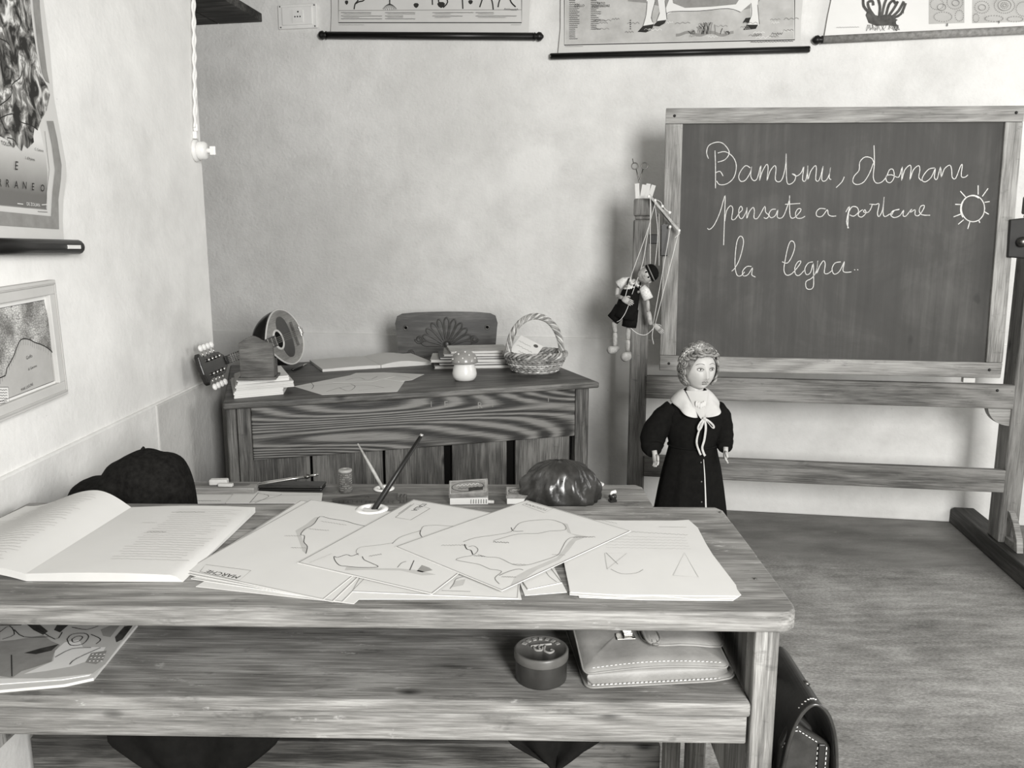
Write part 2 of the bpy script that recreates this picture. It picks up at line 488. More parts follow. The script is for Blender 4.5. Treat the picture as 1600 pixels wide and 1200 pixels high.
MB().lathe([(.008, .040), (.008, .052)], 'porcelain').box(-.005, .005, -.014, .014, .050, .068, 'porcelain').build('knob', r, .002)
m = MB().box(-.013, .013, .036, .060, 0, .014, 'porcelain').box(-.006, .006, .060, .085, .002, .016, 'plastic_white')
m.build('cable_clamp', r, .003)

# wall socket
p0 = fw(437, 47); p1 = fw(496, 6)
cx, cy = (p0[0] + p1[0]) / 2, (p0[1] + p1[1]) / 2; hw, hh = (p1[0] - p0[0]) / 2, (p1[1] - p0[1]) / 2
r = thing('wall_socket', 'square white plastic electric socket plate on the back wall beside the plant chart', 'socket', FW @ T(cx, cy, 0))
MB().box(-hw, hw, -hh, hh, 0, .012, 'plastic_white').box(-hw * .78, hw * .78, -hh * .72, hh * .78, .012, .018, 'plastic_white').build('plate', r, .004)
m = MB().box(-.022, .032, -.030, .026, .018, .022, 'plastic_white')
for k in (-1, 0, 1): m.lathe([(.0035, .0222), (.0035, .0228)], 'dark_hole', 10, T(.005 + k * .013, -.004, 0))
m.lathe([(.004, .0222), (.004, .0228)], 'dark_hole', 10, T(.008, .018, 0))
m.build('socket_insert', r)
for sx in (-1, 1):
    for sy in (-1, 1): MB().lathe([(.004, .012), (.003, .0145)], 'metal_dull', 10, T(sx * hw * .88, sy * hh * .86, 0)).build('screw', r)

# ------------------------------------------------------------------ wall charts
def chart_frame(FB, A, B, c):
    a = Vector(fpx(FB, *A, c)); b = Vector(fpx(FB, *B, c)); d = (b - a).normalized(); o = (a + b) / 2
    return FB @ T(o.x, o.y, c) @ Matrix.Rotation(math.atan2(d.y, d.x), 4, 'Z'), (b - a).length / 2
def printed(r, outline, items, mat, back=-.004):
    m = MB().prism(outline, back, back + .0012, mat)
    z = back + .0016
    for it in items:
        z += .00001
        if it[0] == 'f': m.fill(it[1], z + it[3] * .0003 if len(it) > 3 else z, it[2])
        elif it[0] == 'l': m.ink(it[1], it[2], z + .0012, it[3], smooth=it[4] if len(it) > 4 else True)
        elif it[0] == 't': m.text(it[1], it[2], it[3], it[4], it[5] if len(it) > 5 else 0)
    return m.build('sheet', r)
def roller(r, hl, rad, mat, knob, km):
    RY90 = RY(90)
    MB(RY90).lathe([(rad, -hl), (rad, hl)], mat, 14).build('roller', r)
    for s_ in (-1, 1):
        if knob:
            MB(T(s_ * hl, 0, 0) @ RY(90 * s_)).lathe([(rad * .7, 0), (rad * 1.15, .004), (rad * .8, .012), (rad * 1.25, .022), (rad * 1.1, .034), (rad * .3, .046)], km, 14).build('finial', r)
        else:
            MB(T(s_ * hl, 0, 0) @ RY(90 * s_)).lathe([(rad * .98, 0), (rad * .9, .004), (rad * .4, .006)], km, 14).build('end_cap', r)

# chart of plants
F, hl = chart_frame(FW, (511, 55), (834, 57), .022)
q = lambda x, y: fpx(F, 400 + x / 3.2, y / 3.2)
r = thing('wall_chart', 'printed chart of plants with roots on a dark roller, hung beside the socket', 'wall chart', F, 'rolled school charts on the walls')
L0 = q(372, 160)[0]; R0 = q(1362, 160)[0]
it = [('l', [q(412, -60), q(412, 113), q(1328, 113), q(1328, -60)], .004, 'ink', False), ('l', [q(412, 52), q(1328, 48)], .002, 'ink_grey', False)]
def bulb(x, y, w_, h): return [q(x, y + h), q(x - w_ * .7, y + h * .6), q(x - w_, y), q(x - w_ * .5, y - h * .4), q(x + w_ * .5, y - h * .4), q(x + w_, y), q(x + w_ * .7, y + h * .6)]
for x, y, w_, h in ((452, 8, 9, 16), (800, 22, 14, 18), (1072, 6, 12, 16), (925, 18, 20, 22)): it.append(('f', bulb(x, y, w_, h), 'ink'))
for x0, pts in ((0, [(520, -40), (510, 0), (495, 20), (490, 46)]), (0, [(545, -40), (540, 0), (515, 8), (498, 18)]), (0, [(668, -40), (668, 25)]), (0, [(880, -40), (882, 24)]), (0, [(1030, -40), (1034, 44)]),
                (0, [(1140, -30), (1130, 0), (1118, 36)]), (0, [(1160, -40), (1180, 5), (1186, 48)]), (0, [(1230, -30), (1215, 10), (1210, 36)]), (0, [(1262, -30), (1275, 10), (1298, 34)]), (0, [(945, -30), (958, 10), (935, 38)]), (0, [(910, -30), (915, 30)])):
    it.append(('l', [q(*p) for p in pts], .006, 'ink'))
for k in range(9):
    a = -1.2 + k * .3; it.append(('l', [q(668, 18), q(668 + 20 * math.sin(a), 26 + 4 * math.cos(a)), q(668 + 38 * math.sin(a), 42 + 8 * math.cos(a))], .0018, 'ink'))
for x in (425, 645, 882, 1098):
    for k, y in enumerate((63, 70, 80, 87, 94)):
        if k == 4 and x > 800: continue
        L = random.choice((90, 150, 205)); it.append(('l', squiggle(*q(x + (12 if k % 2 else 0), y), *q(x + L, y), .0022, L // 4), .0016, 'ink' if k % 2 == 0 else 'ink_grey'))
it.append(('l', squiggle(*q(1240, 46), *q(1310, 48), .005, 14), .0016, 'ink'))
it.append(('l', squiggle(*q(412, 124), *q(540, 124), .0015, 30), .0012, 'ink_grey')); it.append(('l', squiggle(*q(1275, 124), *q(1325, 124), .0015, 14), .0012, 'ink_grey'))
printed(r, [(L0, 0), (R0, 0), (R0 + .002, .35), (R0, .9), (L0, .9), (L0 - .002, .4), (L0 + .004, .1)], it, 'chart_paper')
roller(r, hl, .0165, 'black_lacquer', True, 'black_lacquer')

# chart with the cow
F, hl = chart_frame(FW, (861, 88), (1264, 77), .022)
q = lambda x, y: fpx(F, 850 + x / 2.1333, y / 2.1333)
r = thing('wall_chart', 'printed chart of a cow with word lists, on a thin black roller above the chalkboard', 'wall chart', F, 'rolled school charts on the walls')
L0 = q(46, 175)[0]; R0 = q(856, 158)[0]
P = lambda *a: [q(*p) for p in a]
it = [('f', P((72, -60), (832, -60), (832, 128), (72, 146)), 'chart_panel'),
      ('l', P((68, -60), (68, 150), (836, 132), (836, -60)), .004, 'ink', False),
      ('f', P((270, -60), (860 - 60, -60), (720, 0), (705, 22), (660, 34), (612, 26), (560, 30), (430, 34), (400, 24), (345, 10), (280, 4)), 'print_grey'),
      ('f', P((440, -60), (700, -60), (690, 10), (655, 40), (615, 28), (520, 36), (430, 38), (412, 48), (405, 30)), 'chart_pale', 1),
      ('f', P((420, -60), (690, -60), (640, 14), (560, 22), (470, 26), (430, 10)), 'print_grey', 2),
      ('f', P((335, -60), (374, -60), (368, 10), (356, 60), (366, 82), (330, 88), (336, 64), (344, 20)), 'chart_pale', 3),
      ('f', P((330, 86), (366, 80), (360, 98), (340, 108), (312, 106)), 'ink', 4),
      ('f', P((376, -60), (412, -60), (402, 4), (408, 58), (408, 68), (374, 76), (386, 44), (380, 4)), 'chart_pale', 5),
      ('f', P((378, 70), (408, 66), (402, 78), (384, 88), (364, 86)), 'ink', 6),
      ('f', P((686, -60), (720, -60), (712, 20), (718, 62), (716, 86), (676, 84), (690, 50), (688, 14)), 'chart_pale', 3),
      ('f', P((676, 82), (714, 82), (706, 96), (664, 100)), 'ink', 4), ('f', P((672, 60), (688, 58), (684, 76), (662, 76)), 'ink', 4)]
for pts in (((344, 4), (340, 50), (330, 86)), ((370, 6), (358, 56), (366, 80)), ((386, 40), (374, 74)), ((402, 0), (410, 64)), ((690, 10), (692, 50), (676, 82)), ((712, 16), (718, 80)), ((408, 46), (430, 38), (520, 36), (612, 28), (655, 40))):
    it.append(('l', P(*pts), .0022, 'ink'))
it.append(('l', [q(500 + 12 * k, 112 + 5 * math.sin(k)) for k in range(-5, 12)], .012, 'print_grey'))
for k in range(34):
    x = random.uniform(485, 615); h = 34 * math.exp(-((x - 550) / 40) ** 2) + 6
    it.append(('l', [q(x, 114), q(x + random.uniform(-4, 4), 114 - h * .6), q(x + random.uniform(-12, 12), 114 - h)], .003, random.choice(('ink', 'ink_grey', 'print_grey'))))
for k in range(30):
    x = random.uniform(140, 800); y = random.uniform(60, 125)
    it.append(('l', squiggle(*q(x, y), *q(x + random.uniform(20, 60), y - 1), .004, 6), .0022, random.choice(('ink_grey', 'ink_pale', 'chart_pale'))))
for k in range(24):
    y = -18 + k * 6.4
    if y < 136: it.append(('l', squiggle(*q(84, y), *q(random.choice((104, 112, 118)), y), .0016, 9), .0020, 'ink'))
    if y < 92: it.append(('l', squiggle(*q(156, y + 6), *q(random.choice((175, 182, 190)), y + 6), .0016, 9), .0020, 'ink'))
it.append(('t', 'COLLO', .014, 'ink', T(*q(118, 23), .001))); it.append(('t', 'ARTO', .014, 'ink', T(*q(190, 15), .001))); it.append(('t', 'POSTERIORE', .014, 'ink', T(*q(190, 24), .001)))
for k in range(5): it.append(('l', P((286, 68 + k * 7), (290, 68 + k * 7)), .004, 'ink', False))
it.append(('l', squiggle(*q(688, 140), *q(830, 137), .002, 30), .0022, 'ink')); it.append(('l', squiggle(*q(70, 155), *q(130, 154), .0015, 20), .0012, 'ink_grey')); it.append(('l', squiggle(*q(758, 112), *q(795, 112), .005, 9), .0015, 'ink'))
printed(r, [(L0, 0), (R0, 0), (R0 - .006, .10), (R0, .9), (L0, .9), (L0 + .01, .12)], it, 'chart_paper')
roller(r, hl, .0135, 'black_lacquer', False, 'metal_dull')

# chart of a root and its cells
F, hl = chart_frame(FW, (1286, 62), (1640, 45), .022)
q = lambda x, y: fpx(F, 850 + x / 2.1333, y / 2.1333)
r = thing('wall_chart', 'pale chart of a dark root and two cell drawings on a grey roller, far right', 'wall chart', F, 'rolled school charts on the walls')
L0 = q(934, 118)[0]
it = [('f', P((1283, -60), (1402, -60), (1402, 76), (1283, 80)), 'paper_grey'), ('f', P((1428, -60), (1680, -60), (1680, 70), (1428, 77)), 'paper_grey')]
it.append(('f', P((1080, 30), (1072, 50), (1082, 76), (1108, 86), (1150, 84), (1172, 88), (1188, 82), (1190, 70), (1172, 62), (1160, 50), (1135, 48), (1120, 54), (1100, 48), (1092, 36)), 'ink_brown'))
for pts in (((1100, 52), (1085, 30), (1080, 8), (1095, 4), (1098, 18)), ((1118, 54), (1120, 20), (1112, -10)), ((1126, 54), (1136, 10), (1150, -20)), ((1140, 52), (1150, 16), (1164, 2), (1172, 12)), ((1150, 52), (1168, 26), (1180, 4)), ((1160, 56), (1182, 36), (1200, 4)), ((1164, 60), (1190, 46), (1206, 10)), ((1082, 40), (1066, 20), (1064, -6))):
    it.append(('l', P(*pts), .011, 'ink_brown'))
for k in range(40):
    x = random.uniform(1078, 1185); a = random.uniform(-.5, .5)
    it.append(('l', P((x, 82), (x + 10 * a, 92), (x + 22 * a + random.uniform(-5, 5), random.uniform(96, 104))), .0013, 'ink_brown'))
it.append(('f', [q(1182 + 9 * math.cos(t), 75 + 9 * math.sin(t)) for t in [i * .5236 for i in range(12)]], 'chart_pale', 6))
for rr in (3, 6): it.append(('l', [q(1182 + rr * math.cos(t), 75 + rr * math.sin(t)) for t in [i * .6283 for i in range(11)]], .0014, 'ink'))
def dots(cx, cy, rx, ry, n):
    for i in range(n):
        t = 2 * PI * i / n; x, y = cx + rx * math.cos(t), cy + ry * math.sin(t)
        it.append(('l', P((x - 1.2, y), (x + 1.2, y)), .0035, 'ink_grey', False))
for a in ((1310, 14, 22, 18, 20), (1370, 8, 26, 22, 24), (1330, 56, 30, 16, 22), (1385, 52, 14, 18, 16), (1535, 18, 34, 26, 30), (1535, 18, 12, 10, 12), (1460, 24, 24, 20, 20), (1600, 30, 26, 24, 24), (1500, 62, 30, 10, 20), (1570, 64, 26, 9, 18), (1440, 60, 10, 14, 12)): dots(*a)
for cx, cy, rr in ((1325, 24, 14), (1372, 10, 12), (1535, 18, 22), (1535, 18, 6), (1460, 25, 12)): it.append(('l', [q(cx + rr * math.cos(t), cy + rr * .8 * math.sin(t)) for t in [i * .5236 for i in range(13)]], .0018, 'ink_grey'))
it.append(('t', '1', .02, 'ink', T(*q(1198, 46), .001))); it.append(('t', '8', .018, 'ink', T(*q(1343, 88), .001))); it.append(('t', '9', .018, 'ink', T(*q(1515, 80), .001)))
it.append(('l', squiggle(*q(974, 92), *q(1050, 90), .0015, 18), .0012, 'ink_grey'))
printed(r, [(L0, 0), (hl - .02, 0), (hl - .02, .9), (L0 + .03, .9), (L0 + .022, .16), (L0 + .012, .10)], it, 'chart_pale')
roller(r, hl, .016, 'box_card', True, 'black_lacquer')

# relief map on the left wall
F, hl = chart_frame(FL, (-120, 384), (121, 386), .022)
q = lambda u, v: fpx(F, u, v)
r = thing('wall_chart', 'large mountain relief map on a thick black roller at the upper left wall', 'wall chart', F, 'rolled school charts on the walls')
P = lambda *a: [q(*p) for p in a]
edge = P((102, 376), (100, 345), (101, 312), (106, 275), (105, 255), (96, 205), (86, 150), (80, 75), (70, 0))
topx = edge[-1][0]
it = [('f', P((-110, 205), (0, 215), (50, 190), (64, 200), (73, 240), (76, 270), (74, 327), (0, 320), (-110, 310)), 'printed_sea'),
      ('f', P((-110, -60), (46, -60), (49, 10), (52, 40), (58, 80), (66, 120), (75, 135), (79, 148), (74, 172), (66, 186), (60, 202), (55, 198), (53, 214), (54, 222), (44, 232), (38, 226), (35, 236), (26, 226), (22, 231), (12, 218), (0, 212), (-110, 190)), 'relief_print', 4),
      ('f', P((48, -60), (61, -60), (63, 10), (68, 60), (74, 110), (78, 130), (72, 126), (66, 112), (60, 70), (54, 20)), 'print_grey', 5),
      ('f', P((74, 189), (84, 189), (90, 216), (97, 258), (96, 280), (92, 312), (93, 358), (0, 352), (-110, 346), (-110, 322), (0, 330), (81, 338), (83, 300), (87, 265), (82, 226)), 'print_grey', 5),
      ('l', P((-110, 313), (0, 320), (74, 327), (74, 300), (78, 265), (74, 230), (71, 205)), .0016, 'ink_grey', False)]
for pts in (((0, 165), (18, 150), (20, 132), (32, 122), (36, 110)), ((0, 185), (20, 178), (32, 190), (50, 196), (60, 203)), ((12, 215), (22, 218), (28, 226)), ((30, 2), (34, 30), (28, 60), (40, 90), (38, 120), (44, 150)), ((0, 60), (16, 70), (24, 100))):
    it.append(('l', P(*pts), .0022, 'ink'))
def mt(u, v): a = q(u, v); return T(a[0], a[1], .0005)
it += [('t', 'E', .024, 'ink', mt(25, 265), .3), ('t', 'TOLONE', .011, 'ink', mt(12, 228)), ('t', 'C. Camarat', .007, 'ink', mt(61, 236)), ('t', "I. d'Hyères", .008, 'ink', mt(47, 250))]
for ch, u, v in (('R', -14, 289), ('R', -1, 291), ('R', 11, 292), ('A', 25, 294), ('N', 38, 295), ('E', 51, 297), ('O', 66, 299)): it.append(('t', ch, .021, 'ink', mt(u, v), .25))
it += [('t', 'DE ZOLIAN', .0095, 'chart_pale', mt(52, 322)), ('l', P((28, 318), (37, 319)), .0016, 'chart_pale', False), ('l', P((66, 320), (74, 319.5)), .0016, 'chart_pale', False), ('l', squiggle(*q(60, 330.5), *q(75, 331.5), .0006, 14), .0008, 'ink')]
for ch, u, v in (('I', 18, 178), ('C', 31, 180), ('E', 52, 182)): it.append(('t', ch, .010, 'ink', mt(u, v), .2))
printed(r, [(-hl + .02, 0)] + edge + [(topx, .75), (-hl + .02, .75)], it, 'chart_paper')
roller(r, hl, .0165, 'black_lacquer', False, 'black_lacquer')
MB().box(hl - .075, hl - .02, -.004, .004, .0155, .0178, 'chart_pale').build('paper_tag', r)

# framed map
tr = Vector(fl(88, 437, .02)); tl = Vector(fl(0, 450, .02)); br = Vector(fl(115, 612, .02))
d = (tr - tl).normalized(); up = Vector((-d.y, d.x)); H = (tr - br).dot(up); W_ = .56
F = FL @ T(tr.x, tr.y, 0) @ Matrix.Rotation(math.atan2(d.y, d.x), 4, 'Z')
r = thing('framed_map', 'framed coast map in a pale chipped frame on the left wall below the roller map', 'map', F)
m = MB(); k = .030
def bar(p): return m
for x0, x1, y0, y1 in ((-W_, 0, -k, 0), (-W_, 0, -H, -H + k), (-k, 0, -H + k, -k), (-W_, -W_ + k, -H + k, -k)):
    m.box(x0, x1, y0, y1, 0.001, .018, 'pine_frame' if 'pine_frame' in MATS else 'paper_cream')
for x0, x1, y0, y1 in ((-W_ + .006, -.006, -.010, -.006), (-.011, -.007, -H + .006, -.006), (-W_ + .006, -.006, -H + .006, -H + .012)):
    m.box(x0, x1, y0, y1, .018, .021, 'paper_grey')
m.build('picture_frame', r, .004)
q = lambda x, y: fpx(F, x / 3, 300 + y / 3, .008); P = lambda *a: [q(*p) for p in a]
m = MB().prism([(-W_ + k, -H + k), (-k, -H + k), (-k, -k), (-W_ + k, -k)], .003, .008, 'chart_pale')
X0 = -W_ + k + .01; X1 = -k - .008; Y1 = -k - .010; Y0 = -H + k + .006
coast = P((300, 890), (285, 830), (262, 775), (225, 735), (190, 715), (160, 705), (130, 690), (95, 692), (75, 730), (60, 770), (30, 825), (0, 870)) + [(-.35, Y0 + .08), (X0, Y0 + .04)]
m.fill([(X1, Y0)] + [p for p in coast] + [(X0, Y0)], .0086, 'paper_grey')
m.fill([(X1, Y1), (X0, Y1)] + list(reversed(coast)), .0088, 'printed_land')
m.ink(coast, .0022, .0094, 'ink')
for i, p in enumerate(catmull(coast[:12], 3)):
    m.ink([(p.x, p.y), (p.x - .004 + .001 * (i % 3), p.y - .012)], .0008, .0092, 'ink_grey')
m.ink([(X0, Y0), (X1, Y0), (X1, Y1), (X0, Y1)], .001, .0095, 'ink', smooth=False)
for st, x, y, sz in (('Golfo', 135, 780, .010), ('di Genova', 150, 828, .008), ('MAR LIGURE', 125, 920, .008)):
    a = q(x, y); m.text(st, sz, 'ink', T(a[0], a[1], .0095) @ RZ(4))
bx = P((-60, 915), (36, 915), (40, 985), (-60, 1000)); m.fill(bx, .0090, 'chart_pale'); m.ink(bx + bx[:1], .001, .0096, 'ink', smooth=False)
for k_ in range(5): m.ink(squiggle(*q(-30, 928 + k_ * 13), *q(30, 928 + k_ * 13), .001, 10), .001, .0096, 'ink')
m.build('map_print', r)

# ================================================================== STANDING BLACKBOARD
FE = frame(Vector((0, 3.931, 0)) + EN * .5, EX, UP, EN)
def ez(u, v, c=0.0): return fpx(FE, u, v, c)
xl0 = ez(987, 450)[0]; xl1 = ez(1015, 450)[0]; PW = xl1 - xl0; xr0 = ez(1577, 680)[0]; ztop = ez(1000, 310)[1]
O = FE @ Vector(((xl0 + xr0) / 2, 0, 0)); FB_ = frame(O, EX, UP, EN); dx0 = (xl0 + xr0) / 2
def eb(u, v, c=0.0):
    p = ez(u, v, c); return (p[0] - dx0, p[1])
def EQ(c, *a): return [eb(u, v, c) for u, v in a]
board = thing('standing_blackboard', 'large wooden standing blackboard with chalk handwriting, posts, rails and feet, against the back wall', 'blackboard', FB_)
xl0 -= dx0; xl1 -= dx0; xr0 -= dx0
for x in (xl0, xr0):
    m = MB().box(x, x + PW, .085, ztop - .085, -.11, 0, 'pine_z').box(x + .006, x + PW - .006, ztop - .085, ztop - .070, -.104, -.006, 'pine_z').box(x, x + PW, ztop - .070, ztop, -.11, 0, 'pine_z')
    m.build('post', board, .008)
# rails: middle one and lower one, ends flush with the posts' inner faces
for pts in (((1011, 588), (1572, 601), (1570, 636), (1011, 625)), ((1011, 711), (1557, 736), (1555, 768), (1011, 746))):
    q4 = EQ(0.004, *pts); y0 = (q4[2][1] + q4[3][1]) / 2; y1 = (q4[0][1] + q4[1][1]) / 2
    MB().box(xl1 - .004, xr0 + .001, y0, y1, -.030, .006, 'pine').build('rail', board, .004)
yb = eb(1520, 634)[1]
for sx, xx in ((1, xr0), ):
    pts = [(xx - .085 * math.sin(a), yb - .085 * (1 - math.cos(a))) for a in [i * PI / 16 for i in range(0, 9)]]
    pts = [(xx - .085, yb)] + [(xx - .085 * math.cos(a), yb - .08 * math.sin(a)) for a in [i * PI / 20 for i in range(1, 11)]] + [(xx, yb)]
    MB().prism(pts, -.05, -.01, 'pine_pale').build('bracket', board, .003)
px = eb(1515, 590); MB().box(px[0] - .022, px[0] + .022, eb(1515, 598)[1], eb(1515, 590.5)[1], -.025, .0, 'paper_cream').build('spacer_block', board, .002)
for x in (xl0, xr0):
    pr = [(-.47, 0), (.62, 0), (.62, .05), (.56, .085), (-.40, .085), (-.47, .045)]
    MB(T(x + PW / 2, 0, -.055) @ RY(-90)).prism([(a, b) for a, b in pr], -.045, .045, 'pine_dark_y').build('foot', board, .005)
    m = MB(T(x + PW / 2, .085, .0) @ RY(-90))
    m.prism([(0.0, 0), (.115, 0), (.10, .05), (.06, .10), (.02, .135), (0, .14), (0, .115), (.045, .085), (.08, .03), (.0, .03)], -.012, .012, 'pine_pale').build('brace', board, .002)
# board frame
c0 = .004
stile = {'l': ((1040, 193.4), (1067, 193.4), (1056, 555.6), (1031, 555)), 'r': ((1571, 190.4), (1599, 190.6), (1567, 567), (1541, 566.2))}
for pts in stile.values(): MB().prism(EQ(c0, *pts), -.034, c0, 'pine_pale_z').build('board_stile', board, .003)
for pts in (((1041, 169), (1601, 165), (1599.3, 190), (1571, 190), (1067, 193), (1040, 193)), ((1031, 555.4), (1056, 556), (1541, 566.6), (1567, 567.2), (1563.5, 591), (1030, 579))):
    MB().prism(EQ(c0, *pts), -.034, c0, 'pine_pale').build('board_rail', board, .003)
cs = -.012
sl = MB().prism(EQ(cs, (1064, 191), (1573, 188), (1543, 569), (1053, 558)), -.028, cs, 'slate').build('slate_panel', board)
# pivots
m = MB(); a = EQ(.01, (1577, 343), (1603, 340), (1600, 404), (1573, 402)); m.prism(a, .0, .022, 'metal_dark'); m.build('pivot_clamp', board, .004)
a = eb(1592, 378, .03); MB(T(a[0] + .01, a[1], .022)).lathe([(.018, 0), (.02, .02), (.012, .032), (.005, .034)], 'metal_dull', 14).build('pivot_knob', board)
m = MB(); m.prism(EQ(.006, (1033, 352), (1044, 352), (1043, 400), (1032, 400)), .004, .016, 'metal_dark'); m.build('pivot_clamp', board, .002)
m = MB(); m.prism(EQ(.0, (1014, 366), (1028, 366), (1028, 381), (1014, 381)), -.03, .004, 'metal_dark'); m.build('pivot_knob', board, .003)
for u, v in ((1054, 181), (1588, 176), (1546, 578), (1045, 568), (1558, 610)):
    a = eb(u, v, c0); MB().lathe([(.006, 0), (.004, .004)], 'metal_dark', 10, T(a[0], a[1], c0 if u != 1558 else .006)).build('screw', board)

# the chalk handwriting
KX, KY = 1020, 150; KS = 2.7586
W1 = """240,270 232,245 240,215 270,200 300,203 325,230 328,252 310,275 280,285
268,235 270,300 270,398
280,246 312,240 345,262 360,300 350,350 320,378 288,382 275,366
272,330 290,325 303,345
420,310 400,300 378,325 370,350 380,368 400,362 420,330 426,305 422,345 435,365 450,355 462,310 466,305 460,365 470,330 490,295 497,310 492,365 505,325 525,300 531,315 528,360 545,370 560,352 572,300 575,248 575,300 578,370 592,380 611,365 615,342 600,335 620,345 640,330 651,305 645,360 658,365 666,330 668,300 668,360 680,325 700,300 705,315 702,360 714,366 725,340 734,302 728,360 745,365 760,340 766,308 760,352 769,360
825,348 815,370 790,395
955,300 945,270 915,263 892,285 889,320 868,345 862,370 880,382 910,370 935,330 950,290
953,213 955,290 950,350 963,375 988,370 1008,345 1020,318 1036,318 1040,350 1025,373 1008,368 1006,345 1030,340 1060,350 1075,305 1072,365 1085,320 1108,298 1113,315 1108,362 1122,320 1145,300 1151,318 1146,350 1158,365
1215,310 1190,315 1168,340 1160,362 1175,370 1200,350 1218,312 1213,350 1225,358 1240,305 1243,350 1256,315 1280,298 1288,320 1290,350 1305,355 1325,305 1334,297 1329,345 1345,350 1358,340
235,570 245,575 265,555 290,500 307,440 312,434 310,500 305,643
310,540 318,495 335,473 345,487 340,530 355,530 372,505 386,490 380,475 371,490 372,520 385,528 402,500 406,480 405,528 415,500 432,480 438,495 436,525 450,528 464,508 483,475 486,500 500,515 490,528 478,524
530,488 512,490 500,510 510,525 528,515 539,490 536,520 550,527 566,512 588,450 589,430 590,500 596,525 612,523 634,500 638,487 625,487 615,505 620,525 640,527 656,518
570,467 635,463
745,487 720,485 705,500 708,518 730,518 752,490 756,510 770,518 790,517
832,500 847,476 842,520 840,570
842,505 858,478 880,480 886,500 866,518 848,512
848,478 835,540 844,570
905,490 890,500 885,515 900,522 918,505 914,490 908,500 930,500 945,470 933,466 960,468 975,465 968,505 975,520 990,490 997,435 992,500 1000,520 1022,508
1060,490 1035,495 1025,512 1040,524 1065,515 1081,492 1078,515 1090,518 1105,500 1116,487 1110,502 1130,490 1130,512 1146,515 1165,490 1170,472 1155,475 1148,495 1160,512 1195,514
1063,488 1040,494 1030,512
340,755 355,740 375,700 390,640 388,612 375,605 362,630 355,690 355,740 363,772 379,775 396,758
425,735 405,735 387,755 390,775 410,770 430,740 426,770 442,780
557,714 580,720 600,690 612,650 606,628 592,628 580,660 570,710 565,750 576,772 600,765 630,730 638,712 625,715 612,740 615,768 631,773 652,752
690,715 670,720 655,745 662,770 680,760 691,722 693,780 692,820 680,833 662,828 660,800 685,785 705,755 711,710 706,765 718,735 735,710 743,725 739,762 755,765 775,750
810,715 785,720 772,745 782,768 805,755 826,713 819,750 830,760 856,758
868,748 872,750
881,748 885,750"""
m = MB()
def bp(x, y): return eb(KX + x / KS, KY + y / KS, cs)
for i, line in enumerate(W1.split('\n')):
    pts = [bp(*map(float, t.split(','))) for t in line.split()]
    m.ink(pts, .0031, cs + .0006 + i * .00002, 'chalk')
m.build('chalk_writing', sl)
m = MB()
m.ink([bp(1380 + 50 * math.cos(t), 485 + 57 * math.sin(t)) for t in [i * 2 * PI / 20 for i in range(21)]], .0036, cs + .0006, 'chalk')
m.ink([bp(1376 + 50 * math.cos(t), 488 + 58 * math.sin(t)) for t in [2.5 + i * 2 * PI / 20 for i in range(10)]], .0036, cs + .0008, 'chalk')
for a in ((1325, 410, 1352, 440), (1402, 385, 1402, 425), (1445, 398, 1420, 433), (1452, 455, 1430, 458), (1448, 510, 1428, 498), (1409, 547, 1405, 535), (1357, 573, 1366, 543), (1316, 553, 1340, 533), (1296, 521, 1330, 508), (1303, 467, 1330, 468)):
    m.ink([bp(a[0], a[1]), bp(a[2], a[3])], .0036, cs + .0007, 'chalk')
m.build('chalk_sun', sl)

# scissors and paper strips on top of the left post
top = FB_ @ T((xl0 + xl1) / 2, ztop, -.05)
TW = frame(top @ Vector((0, 0, 0)), EX, -EN, UP)
r = thing('paper_strips', 'folded white paper strips standing on top of the left blackboard post', 'paper', TW)
for k, (x, a) in enumerate(((-.022, -4), (-.006, 10), (.012, 8), (.026, 16))):
    MB(T(x, -.022 + k * .006, 0) @ RY(a)).box(-.009, .009, -.0012, .0012, .0, .062 - .004 * (k % 2), 'paper').build('strip', r)
r = thing('scissors', 'small metal scissors standing handles up on the left blackboard post', 'scissors', TW @ T(-.018, .012, 0))
for s_ in (-1, 1):
    m = MB(); cx = s_ * .020
    m.tube([(cx + .013 * math.cos(t), 0, .135 + .013 * math.sin(t)) for t in [i * PI / 8 for i in range(16)]], .0022, 'metal_dull', 6, closed=True)
    m.tube([(cx - s_ * .006, 0, .123), (s_ * .008, 0, .10), (0, 0, .07), (-s_ * .004, s_ * .001, 0.001)], .0024, 'metal_dull', 6)
    if s_ < 0: m.tube([(cx - .006, 0, .147), (cx - .010, 0, .165)], .0018, 'metal_dull', 6)
    m.build('blade', r)

# ================================================================== TEACHER'S DESK
ang = math.atan2(.307, .952); FD = T(-.898, 2.43, 0) @ Matrix.Rotation(ang, 4, 'Z')
DX = Vector((math.cos(ang), math.sin(ang), 0)); DY = Vector((-math.sin(ang), math.cos(ang), 0))
DW, DD, DH = 1.275, .85, .80
def xf(u, v):
    p = fpx(frame(FD @ Vector((0, .02, 0)), DX, UP, -DY), u, v); return p
desk = thing('teacher_desk', 'dark wooden teacher desk with figured front panel, standing before the back wall', 'desk', FD)
m = MB().prism([(-.004, 0), (DW, 0), (DW, DD), (-.004, DD)], DH - .022, DH, 'oak_dark'); m.build('desktop', desk, .006, seg=3)
xb1 = xf(920, 650)[0]; xp0 = xf(393, 660)[0]; xp1 = xf(899, 640)[0]; zb = xf(395, 719)[1]; zb2 = xf(899, 682)[1]
zb = (zb + zb2) / 2
MB().box(.002, xf(370, 660)[0] - .001, .02, .05, 0, DH - .022, 'oak_dark_z').build('corner_post', desk, .004)
MB().box(xf(370, 660)[0] + .001, xp0 - .001, .02, .05, 0, DH - .022, 'oak_dark_z').build('corner_post', desk, .004)
MB().box(xp1 + .001, xb1, .02, .06, 0, DH - .022, 'oak_dark_z').build('corner_post', desk, .004)
